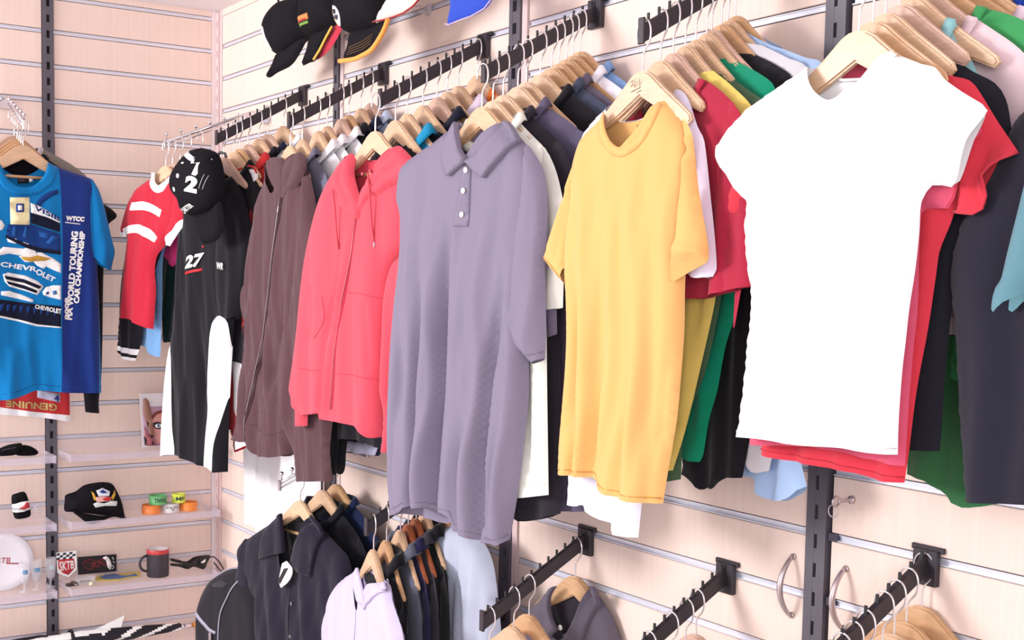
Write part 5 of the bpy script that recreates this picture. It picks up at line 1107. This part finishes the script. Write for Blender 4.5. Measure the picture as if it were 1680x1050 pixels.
# rubber wristbands
def wristband(label, x, y, h, w, k, col, lift=0.0, X=0.09, print_=None):
    p = on_x(x, y, X); zb = SH[k] + lift
    r = thing('wristband', label, 'wristband', (X, p[1], zb), math.radians(90), 'rubber wristbands'); r_ = w / 2
    me = lathe([(r_, 0.0), (r_, h), (r_ - 0.0025, h), (r_ - 0.0025, 0.0), (r_, 0.0)], 32)
    put('band', me, mat('rubber', col, 0.4, alb=0.95), r)
    if print_:
        V, Fc = text_mesh(print_, 0.03); V = V * np.array([w * 0.72, h * 0.45]) + np.array([-w * 0.36, h * 0.28])
        a = V[:, 0] / r_; put('band_print', mesh('t', [(math.sin(t) * (r_ + 0.0004), -math.cos(t) * (r_ + 0.0004), z) for t, z in zip(a, V[:, 1])], Fc), mat('band_ink', (40, 70, 50), 0.5), r)
wristband('orange rubber wristband at the near end of the little stack', 248, 834, 0.030, 0.062, 1, (255, 146, 76))
wristband('white rubber wristband in the middle of the lower row', 279, 831, 0.030, 0.060, 1, (232, 228, 232), print_='~.~')
wristband('orange rubber wristband at the corner end of the lower row', 309, 828, 0.030, 0.060, 1, (255, 150, 70))
wristband('green TIVOLI rubber wristband on top of the stack', 259, 818, 0.030, 0.060, 1, (110, 186, 120), 0.0305, print_='TIVOLI')
wristband('lime yellow rubber wristband on top of the stack', 293, 816, 0.030, 0.046, 1, (226, 238, 90), 0.0305, print_='ME')
# mug
p = on_x(259, 940, 0.085)
r = thing('mug', 'matt black mug with a red rim and white inside, third clear shelf', 'mug', (0.085, p[1], SH[2]), math.radians(90))
put('mug_body', lathe([(0, 0.0), (0.034, 0.0), (0.037, 0.003), (0.037, 0.080)], 36), mat('mug_black', (66, 58, 68), 0.55), r)
put('rim', lathe([(0.037, 0.080), (0.0375, 0.082), (0.0375, 0.0935), (0.036, 0.095)], 36), mat('mug_red', (224, 70, 70), 0.35), r)
put('mug_inside', lathe([(0.036, 0.095), (0.0335, 0.094), (0.0335, 0.006), (0, 0.005)], 36), mat('mug_white', (244, 236, 240), 0.3, alb=0.9), r)
put('mug_handle', tube([(-0.036 - 0.026 * math.sin(t), 0, 0.047 + 0.027 * math.cos(t)) for t in np.linspace(0.1, 3.04, 14)], 0.0045, 8), mat('mug_black', (66, 58, 68), 0.55), r)
# ribbon lanyard
r, pl = shelf_thing('lanyard', 'shiny black ribbon lanyard looped beside the mug, third shelf', 'lanyard', 320, 940, 0.09, 2)
f = lambda pts, off=0: pl.uv(pts, off); SAT = mat('black_satin', (22, 18, 24), 0.25)
piece('ribbon_fold', f([(279, 916), (292, 918), (306, 921), (318, 914), (334, 911), (345, 912), (340, 924), (334, 934), (318, 930), (308, 934), (294, 930), (280, 928), (280, 924), (296, 925), (280, 920)]), SAT, r, T=0.008, Tb=0.008, W=0.008, amp=0.0012, wl=0.03, seed=3, res=0.005)
put('ribbon_loop', tube([(a, -0.004, b) for a, b in f([(340, 914), (350, 913), (358, 920), (366, 933), (362, 937), (356, 930), (350, 922)])], 0.0022, 6), SAT, r)
patch('ribbon_mark', f([(328, 922, 'c'), (336, 916, 'c'), (335, 921, 'c'), (331, 923, 'c')]), WHITEP, Flat(0.009), r, 0.001, 0.005)
# shield card, black card, patch, keyring clutter
r, pl = shelf_thing('shield_sticker', 'shield shaped sticker card with chequers and red SKTB letters', 'sticker', 109, 946, 0.05, 2)
f = lambda pts, off=0: pl.uv(pts, off); F0 = Flat(0.002)
cq = lambda pts: f([tuple(p) + ('c',) for p in pts])
slab('card', [(92, 907), (125, 903), (126, 934), (112, 947), (94, 940)], 0.002, WHITEP, r, f)
for i in range(6):
    for j in range(3):
        if (i + j) % 2: continue
        x = 93 + i * 5.2; y = 908 - i * 0.55 + j * 3.6
        patch('chequer', cq([(x, y), (x + 5.2, y - .55), (x + 4.0, y + 3.0), (x - 1.0, y + 3.6)]), mat('ink_navy', (34, 36, 60), 0.5), F0, r, 0.0006, 0.02)
patch('shield_field', f([(95, 918, 'c'), (121, 916, 'c'), (123, 930), (112, 943, 'c'), (97, 936)]), mat('sticker_red', (222, 50, 62), 0.5), F0, r, 0.0005, 0.02)
lettering('SKTB', f([(97, 938), (121, 932), (121, 919), (97, 921)]), WHITEP, F0, r, 0.0012, bold=0.02, name='shield_lettering')
r, pl = shelf_thing('postcard', 'black postcard with a red scribbled script and a white plume', 'postcard', 160, 943, 0.028, 2)
f = lambda pts, off=0: pl.uv(pts, off)
slab('card', [(127, 914), (191, 909), (191, 937), (128, 943)], 0.0015, mat('card_black', (26, 20, 28), 0.4), r, f)
RI = mat('ink_red', (200, 50, 50), 0.5)
for q in ([(135, 925), (142, 919), (150, 918), (158, 922), (166, 918), (176, 918)], [(136, 926), (142, 932), (150, 934), (156, 928), (164, 930)], [(150, 926), (160, 922), (170, 926), (180, 930)], [(140, 924), (150, 923), (156, 926), (148, 929)], [(158, 930), (166, 922), (174, 923)]):
    put('script_print', tube([(a, -0.0022, b) for a, b in [(x[0], x[1]) for x in spline(f(q), 0.004, closed=False)[0]]], 0.0009, 4), RI, r)
patch('plume_print', f([(168, 915), (174, 912), (180, 918), (183, 928), (180, 935), (176, 930), (174, 920)]), WHITEP, F0, r, 0.0003, 0.01)
for q in ([(184, 914), (186, 918)], [(185, 921), (188, 923)], [(184, 927), (187, 930)], [(183, 933), (186, 931)]):
    put('plume_spot', tube([(a, -0.0022, b) for a, b in f(q)], 0.0012, 4), WHITEP, r)
r, pl = shelf_thing('woven_patch', 'blue and yellow woven badge lying flat near the mug', 'badge', 190, 948, 0.12, 2)
f = lambda pts, off=0: [(a, b) for a, b in pl.uv(pts, off)]
def flat_on_shelf(name, pts, m, r, X, k, z0, th):
    """outline in photo pixels on the height of shelf k, laid flat"""
    Z = SH[k] + z0; P = [on_z(x, y, Z) for x, y in pts]; O = Vector(r.location); R_ = Matrix.Rotation(-r.rotation_euler.z, 4, 'Z')
    L_ = [R_ @ (Vector(q) - O) for q in P]; n = len(L_)
    V = [(v.x, v.y, v.z) for v in L_] + [(v.x, v.y, v.z - th) for v in L_]
    Fc = [tuple(range(n)), tuple(range(2 * n - 1, n - 1, -1))] + [(i, n + i, n + (i + 1) % n, (i + 1) % n) for i in range(n)]
    me = mesh(name, V, Fc); bm = bmesh.new(); bm.from_mesh(me); bmesh.ops.recalc_face_normals(bm, faces=bm.faces); bm.to_mesh(me); bm.free()
    put(name, me, m, r)
YB = fabric((226, 196, 90)); BB = fabric((74, 104, 170))
flat_on_shelf('badge_border', [(153, 951), (162, 944), (172, 940), (190, 939), (202, 941), (201, 935), (216, 937), (231, 934), (230, 945), (214, 947), (196, 951), (176, 952), (160, 952)], YB, r, 0.12, 2, 0.003, 0.0028)
flat_on_shelf('badge_field', [(164, 948), (172, 943), (188, 941), (200, 944), (208, 944), (222, 941), (226, 944), (210, 946), (196, 949), (176, 950)], BB, r, 0.12, 2, 0.0042, 0.0012)
r = thing('key_ring', 'little heap of dark keyrings before the shield sticker', 'keyring', (0.10, on_x(118, 950, 0.10)[1], SH[2] + 0.003), math.radians(90))
for k_ in range(5):
    t = k_ * 1.3; c = Vector((0.010 * math.cos(t), 0.010 * math.sin(t), 0.004 + 0.002 * k_))
    o = put('split_ring', tube([(c.x + 0.010 * math.cos(a), c.y + 0.010 * math.sin(a), c.z + 0.003 * math.sin(a + t)) for a in np.linspace(0, 6.283, 15)[:-1]], 0.0014, 5, closed=True), mat('dark_chrome', (110, 96, 100), 0.3, 0.7), r)
put('key_fob', boxes([(-0.02, 0.006, -0.012, 0.004, 0.0, 0.006)], 'k', 0.002), mat('fob_dark', (70, 56, 60), 0.4), r)
r = thing('glass_ashtray', 'small clear glass dish with a cream stopper, third clear shelf', 'dish', (0.085, on_x(140, 948, 0.085)[1], SH[2]), math.radians(90))
GLS = mat('clear_glass', (244, 240, 246), 0.04, 0, alb=1.0, alpha=0.22)
put('dish', boxes([(-0.028, 0.028, -0.02, 0.02, 0.0, 0.006), (-0.028, -0.022, -0.02, 0.02, 0.006, 0.024), (0.022, 0.028, -0.02, 0.02, 0.006, 0.024), (-0.022, 0.022, 0.014, 0.02, 0.006, 0.024), (-0.022, 0.022, -0.02, -0.014, 0.006, 0.024)], 'd', 0.001), GLS, r)
put('dark_insert', boxes([(-0.018, 0.018, -0.01, 0.01, 0.0062, 0.012)], 'd', 0.001), mat('fob_dark', (70, 56, 60), 0.4), r)
put('stopper', lathe([(0, 0.0), (0.007, 0.0), (0.008, 0.004), (0.007, 0.011), (0.004, 0.013), (0, 0.013)], 16), mat('cream_plastic', (238, 228, 196), 0.4), r, (0.012, -0.028, 0.0))
# plate and stemmed glasses
r, pl = shelf_thing('souvenir_plate', 'round white plate with red script standing on the third clear shelf', 'plate', 5, 962, 0.05, 2)
o = put('plate_disc', lathe([(0, 0.004), (0.060, 0.004), (0.068, 0.007), (0.0925, 0.009), (0.094, 0.007), (0.070, 0.001), (0, 0.0)], 48), mat('plate_white', (246, 242, 250), 0.25, alb=0.92), r, (0, 0, 0.0945)); o.rotation_euler = (math.radians(90), 0, 0)
f = lambda pts, off=0: pl.uv(pts, off)
lettering('SRTB', f([(-14, 924), (16, 923), (18, 914), (-12, 915)]), mat('plate_red', (196, 80, 96), 0.5), Flat(0.0042), r, 0.0006, bold=0.01, name='plate_lettering')
patch('plate_line', cq([(10, 923), (30, 923), (30, 925), (10, 925)]), mat('plate_red', (196, 80, 96), 0.5), Flat(0.0042), r, 0.0006, 0.02)
BLP = mat('glass_print_blue', (120, 170, 214), 0.5)
for i, (x, X_, lab) in enumerate(((40, 0.105, 'stemmed shot glass with a small blue print, touching the plate'), (60, 0.09, 'stemmed shot glass with a small blue print, middle one of three'), (83, 0.075, 'stemmed shot glass in front of the dark upright'))):
    r = thing('shot_glass', lab, 'glass', (X_, on_x(x, 958, X_)[1], SH[2]), math.radians(90), 'stemmed shot glasses')
    put('bowl', lathe([(0.004, 0.026), (0.013, 0.034), (0.017, 0.060), (0.018, 0.098), (0.0168, 0.098), (0.0158, 0.060), (0.012, 0.036), (0.0, 0.029)], 24), GLS, r)
    put('stem', lathe([(0.0, 0.0), (0.017, 0.0), (0.016, 0.003), (0.004, 0.006), (0.0032, 0.02), (0.004, 0.026)], 20), GLS, r)
    V = [(math.sin(a) * 0.0182, -math.cos(a) * 0.0182, z) for a in (-0.5, -0.2, 0.1, 0.4) for z in (0.062, 0.076)]
    put('glass_print', mesh('gp', V, [(0, 2, 3, 1), (2, 4, 5, 3), (4, 6, 7, 5)]), BLP if i < 2 else mat('glass_print_pale', (206, 226, 236), 0.5), r)
# folded umbrella on the lowest shelf, and a second one's handle
def umbrella(label, A_, B_, R0, tipcol, seed):
    A_ = Vector(A_); B_ = Vector(B_); r = thing('umbrella', label, 'umbrella', tuple(A_), 0, 'folded umbrellas'); d = B_ - A_; L = d.length; d.normalize()
    q = Vector((1, 0, 0)).rotation_difference(d); r.rotation_mode = 'QUATERNION'; r.rotation_quaternion = q
    n = 30; m_ = 70; V = []; Fc = []; mi = []
    def rad(t):
        return R0 * (0.30 + 1.05 * t) if t < 0.45 else (R0 * (0.82 - 0.60 * (t - 0.45)) if t < 0.62 else R0 * (0.80 - 1.35 * (t - 0.62)))
    for i in range(m_ + 1):
        t = i / m_
        for j in range(n):
            a = 2 * math.pi * j / n; k = rad(1 - t) * (1 + 0.14 * math.sin(4 * a + 9 * t + seed) + 0.05 * math.sin(9 * a + 5 * t))
            V.append((t * L, math.cos(a) * k, math.sin(a) * k * 0.85))
    for i in range(m_):
        for j in range(n):
            Fc.append((i * n + j, (i + 1) * n + j, (i + 1) * n + (j + 1) % n, i * n + (j + 1) % n))
            t = i / m_; a = j / n
            w = (a * 2 + t * (7.0 if t > 0.62 else 1.1) + 0.1 * seed) % 1.0
            mi.append(1 if w < (0.30 if t > 0.62 else 0.45) else 0)
    me = mesh('canopy', V, Fc, True); me.materials.append(mat('umbrella_black', (20, 18, 34), 0.6)); me.materials.append(WHITEP); me.polygons.foreach_set('material_index', mi)
    put('canopy', me, None, r)
    put('tie_band', lathe([(R0 * 0.80, -0.006), (R0 * 0.86, 0), (R0 * 0.80, 0.006)], 24), mat('umbrella_black', (20, 18, 34), 0.6), r, (L * 0.50, 0, 0)).rotation_euler = (0, math.radians(90), 0)
    put('ferrule', tube([(L * 0.985, 0, 0), (L * 1.06, 0, 0)], 0.008, 12), CHROME, r)
    put('wooden_tip', tube([(L * 1.06, 0, 0), (L * 1.075, 0, 0), (L * 1.13, 0, 0), (L * 1.14, 0, 0)], [0.008, 0.013, 0.012, 0.008], 12), mat('orange_wood', tipcol, 0.35), r)
    put('fabric_point', mesh('fp', [(L * 0.58, 0, 0.02), (L * 0.74, 0.004, 0.062), (L * 0.70, 0.0, 0.02), (L * 0.72, -0.004, 0.02)], [(0, 1, 2), (0, 3, 1), (1, 3, 2), (0, 2, 3)]), WHITEP, r)
umbrella('folded black and white umbrella with an orange tip, on the lowest clear shelf', (0.07, -0.90, SH[3] + 0.042), (0.09, -0.165, SH[3] + 0.040), 0.042, (232, 140, 40), 1.0)
p = on_z(104, 1050, SH[3] + 0.03)
r = thing('umbrella', 'orange wooden umbrella grip just entering at the bottom edge', 'umbrella', tuple(p), 0)
put('grip', tube([(0, -0.03, -0.012), (0, -0.015, 0.002), (0, 0.02, 0.004), (0, 0.035, -0.008)], 0.010, 12), mat('orange_wood', (232, 140, 40), 0.35), r)
put('handle_shaft', tube([(0, -0.03, -0.012), (0, -0.10, -0.014)], 0.006, 10), BLKM, r)

# ------------------------------------------------------------------ dark rucksack in the corner
O = on_y(345, 1010, -0.30); pl = Plane(O, 12)
r = thing('rucksack', 'black rucksack with grey piping and a slanting zip, in the corner', 'bag', O, pl.yaw)
f = lambda pts, off=0: pl.uv(pts, off)
BAG = fabric((34, 30, 40)); PIPE = mat('grey_piping', (176, 172, 192), 0.5)
bo = [(312, 1060), (312, 1010), (318, 980), (330, 955), (345, 942), (362, 936), (382, 937), (400, 946), (415, 965), (425, 1000), (428, 1060), (428, 1180, 'c'), (316, 1180, 'c')]
S = piece('bag_body', f(bo), BAG, r, T=0.05, Tb=0.06, W=0.06, off=-0.045, amp=0.001, seed=6, res=0.012)
seam(f(bo[:11]), PIPE, S, r, 0.0034, 0.0, 'piping')
patch('zip_flap', f(ribbon([(313, 1006), (322, 1006), (334, 1020), (348, 1034), (356, 1038)], 2.2, 6)), PIPE, S, r, 0.003, 0.008)
seam(f([(392, 950), (378, 975), (366, 1005), (362, 1040), (362, 1090)]), PIPE, S, r, 0.0024, 0.003, 'piping')
patch('pocket_mark', f([(348, 958, 'c'), (362, 952, 'c'), (376, 958, 'c'), (368, 964, 'c'), (350, 962, 'c')]), fabric((60, 56, 66)), S, r, 0.002, 0.01)
c = f([(350, 1042)])[0]; y_ = -float(S.n([c[:2]])[0])
put('zip_puller', boxes([(c[0] - 0.006, c[0] + 0.006, y_ - 0.010, y_ - 0.003, c[1] - 0.045, c[1] + 0.012)], 'z', 0.003), mat('zip_silver', (200, 190, 200), 0.2, 0.8), r)

# ------------------------------------------------------------------ caps hung high on the long wall
def wall_cap(label, Y, crown, brim, yaw=0.0, under=None, brimcol=None, T=0.05, bT=0.012, boff=0.03):
    O = on_y(*crown[0][:2], Y); pl = Plane((O[0], Y, O[2]), yaw); r = cap_thing(label, tuple(pl.O), pl.yaw)
    f = lambda pts, off=0.0: pl.uv(pts, off)
    S = piece('crown', f(crown), CAPB if brimcol is None else fabric(brimcol), r, T=T, Tb=0.03, W=0.06, amp=0.0, seed=2, res=0.008)
    SB = piece('brim', f(brim, boff), CAPB if brimcol is None else fabric(brimcol), r, T=bT, Tb=0.003, W=0.02, off=boff, amp=0.0, seed=2, res=0.007)
    cx, cz = f([(sum(p[0] for p in crown) / len(crown), sum(p[1] for p in crown) / len(crown))])[0][:2]
    m_ = Vector((cx, 0.02, cz)); R_ = Matrix.Rotation(pl.yaw, 3, 'Z'); w = Vector(pl.O) + R_ @ m_
    put('hanging_loop', tube([m_, R_.transposed() @ (Vector((w.x, -0.002, w.z + 0.02)) - Vector(pl.O))], 0.003, 6), ACRYLE, r)
    return r, S, SB, f
r, S, SB, f = wall_cap('plain black cap seen side on, first of the high row, white side mark', -0.12,
    [(465, 3), (480, -2), (509, 0), (512, 30), (512, 57), (503, 64), (480, 90), (462, 92), (453, 80), (447, 64), (445, 45), (451, 21)],
    [(457, 86), (449, 104), (439, 122), (438, 126), (444, 127), (456, 119), (477, 108), (491, 90), (503, 64), (490, 66), (470, 80)])
patch('side_print', f([(451, 48, 'c'), (457, 47), (460, 62), (464, 74), (464, 84, 'c'), (459, 81), (453, 66)]), WHITEP, S, r, 0.0016, 0.004)
round_part('top_button', f([(468, 2)])[0], 0.005, CAPB, Flat(0.02), r)
r, S, SB, f = wall_cap('black cap with an orange print and red and yellow edged peak', -0.13,
    [(508, -30), (540, -44), (566, -30), (566, 0), (565, 36), (548, 48), (530, 58), (514, 63), (507, 48), (505, 28), (507, 0)],
    [(512, 58), (506, 80), (497, 104), (497, 108), (508, 103), (519, 98), (530, 74), (546, 45), (530, 50)])
patch('front_print', f([(506, 35, 'c'), (532, 25, 'c'), (532, 34, 'c'), (507, 44, 'c')]), fabric((236, 140, 80), alb=0.95), S, r, 0.0014, 0.006)
patch('front_print', f([(508, 46, 'c'), (530, 37, 'c'), (530, 41, 'c'), (509, 49, 'c')]), fabric((140, 180, 80)), S, r, 0.0014, 0.006)
patch('front_print', f([(510, 40, 'c'), (528, 33, 'c'), (528, 36, 'c'), (510, 43, 'c')]), fabric((190, 70, 60)), S, r, 0.0022, 0.006)
piece('peak_underside', f([(519, 98), (532, 90), (545, 76), (557, 56), (565, 37), (548, 44), (536, 62), (526, 82)], 0.02), fabric((214, 62, 84)), r, T=0.004, Tb=0.002, W=0.01, off=0.02, amp=0, res=0.008)
g = f([(518, 98), (528, 82), (538, 62), (548, 44)], 0.03); put('peak_edging', tube([(a, -0.036, b) for a, b in g], 0.0032, 8), fabric((244, 196, 90), alb=0.95), r)
r, S, SB, f = wall_cap('black cap with a lion head badge and an orange edged peak', -0.165,
    [(564, 0), (570, -44), (600, -60), (632, -44), (635, -10), (633, 33), (616, 46), (592, 54), (575, 55), (565, 38), (563, 20)],
    [(575, 54), (570, 74), (564, 93), (564, 98), (586, 95), (612, 80), (628, 60), (638, 34), (632, 33), (606, 46)], bT=0.006, boff=0.02)
LM = [([(566, 18), (572, 13), (580, 15), (585, 24), (584, 36), (578, 46), (572, 42), (566, 30)], (226, 224, 232)), ([(565, 20), (570, 14), (573, 18), (569, 32)], (236, 176, 140)),
      ([(574, 20), (580, 20), (580, 26), (575, 27)], (50, 46, 60)), ([(576, 30), (583, 29), (580, 36), (576, 35)], (60, 56, 70)), ([(568, 34), (573, 36), (577, 45), (571, 42)], (232, 190, 150))]
for k_, (q, c_) in enumerate(LM): patch('lion_badge', f([tuple(p) for p in q]), fabric(c_, alb=0.95), S, r, 0.0014 + 0.0005 * k_, 0.005)
g = f([(563, 101), (586, 98), (600, 92), (616, 82), (630, 62), (638, 46), (643, 32)], 0.02)
put('peak_edging', tube([(p[0], -0.030, p[1]) for p in spline(g, 0.01, closed=False)[0]], 0.006, 8), fabric((252, 170, 84), alb=0.95), r)
for k_ in range(4):
    g = f([(573 - k_ * 1.2, 78 + k_ * 4), (595, 68 + k_ * 4.4), (612 - k_, 56 + k_ * 5)], 0.026); put('peak_stitching', tube([(a, -0.0275, b) for a, b in g], 0.0007, 4), fabric((150, 110, 70)), r)
r, S, SB, f = wall_cap('beige cap peak with a red edge, cut by the top of the photo', -0.13,
    [(636, -10), (650, -50), (690, -70), (720, -40), (700, -12), (670, 4), (640, 10)],
    [(640, -6), (626, 14), (613, 33), (616, 38), (630, 33), (646, 28), (664, 22), (680, 10), (692, -2), (700, -20), (670, -16)], brimcol=(240, 222, 214), bT=0.008, boff=0.05)
g = f([(614, 36), (630, 34), (648, 29), (666, 22), (681, 11), (694, -3)], 0.05); put('peak_edging', tube([(a, -0.056, b) for a, b in g], 0.0022, 8), fabric((176, 40, 50)), r)
r, S, SB, f = wall_cap('royal blue cap peak with a pale edge, cut by the top of the photo', -0.13,
    [(744, -14), (760, -56), (800, -60), (822, -30), (810, -10), (780, 0), (750, -4)],
    [(743, -8), (739, 18), (734, 38), (738, 41), (757, 33), (777, 26), (797, 14), (809, -2), (814, -16), (780, -12)], brimcol=(52, 86, 212), bT=0.008, boff=0.05)
g = f([(734, 40), (740, 41), (757, 34), (777, 27), (798, 15), (810, -1)], 0.05); put('peak_edging', tube([(a, -0.056, b) for a, b in g], 0.0016, 8), fabric((214, 190, 220)), r)
# clear wall clip between the beige and the blue peak
p = on_y(704, 5, 0.0); r = thing('wall_clip', 'small clear plastic clip in the groove between the beige and blue peaks', 'clip', (p[0], 0, 2.25), 0)
put('clip_plate', boxes([(-0.010, 0.010, -0.005, 0.003, -0.016, 0.010), (-0.006, 0.006, -0.03, -0.005, -0.014, -0.010)], 'c', 0.001), mat('pale_clip', (226, 216, 222), 0.3), r)

# ------------------------------------------------------------------ cupboard handles and key
NIC = mat('brushed_nickel', (206, 190, 194), 0.35, 0.8, alb=0.95)
for (x, y, y2, lab) in ((1300, 912, 1012, 'curved nickel door handle beside the dark upright, on the side of the yellow t-shirt'), (1386, 932, 1034, 'curved nickel door handle nearer the crowded lower arm, right of the upright')):
    a = on_y(x, y, -0.004); b = on_y(x, y2, -0.004); r = thing('door_handle', lab, 'handle', (a[0], 0, (a[2] + b[2]) / 2), 0, 'curved handles'); h = (a[2] - b[2]) / 2
    P = [(0, -0.002 - 0.030 * math.cos(t) ** 0.75, h * t / (math.pi / 2)) for t in np.linspace(-math.pi / 2 + 0.02, math.pi / 2 - 0.02, 18)]
    me = tube(P, [0.0036 + 0.0018 * math.cos(t) for t in np.linspace(-1.5, 1.5, 18)], 10); put('bow', me, NIC, r)
    for sg in (-1, 1): put('foot', lathe([(0, 0.0), (0.006, 0.0), (0.0055, 0.003), (0, 0.003)], 14), NIC, r, (0, -0.0005, sg * h * 0.97)).rotation_euler = (math.radians(90), 0, 0)
p = on_y(1398, 820, 0.0); r = thing('cupboard_key', 'small silver key and ring in the lock beneath the red t-shirt hem', 'key', (p[0], 0, p[2]), 0)
put('lock_barrel', lathe([(0, 0.0), (0.007, 0.0), (0.0065, 0.004), (0.002, 0.0045), (0, 0.0045)], 18), NIC, r).rotation_euler = (math.radians(90), 0, 0)
put('key_shank', boxes([(-0.0012, 0.0012, -0.030, -0.004, -0.003, 0.003)]), NIC, r)
put('key_head', tube([(0.0, -0.038 + 0.008 * math.cos(t), 0.008 * math.sin(t)) for t in np.linspace(0, 6.283, 17)[:-1]], 0.0022, 6, closed=True), NIC, r)
put('split_ring', tube([(0.010 * math.cos(t) - 0.004, -0.040, -0.016 + 0.010 * math.sin(t)) for t in np.linspace(0, 6.283, 19)[:-1]], 0.0010, 6, closed=True), NIC, r)
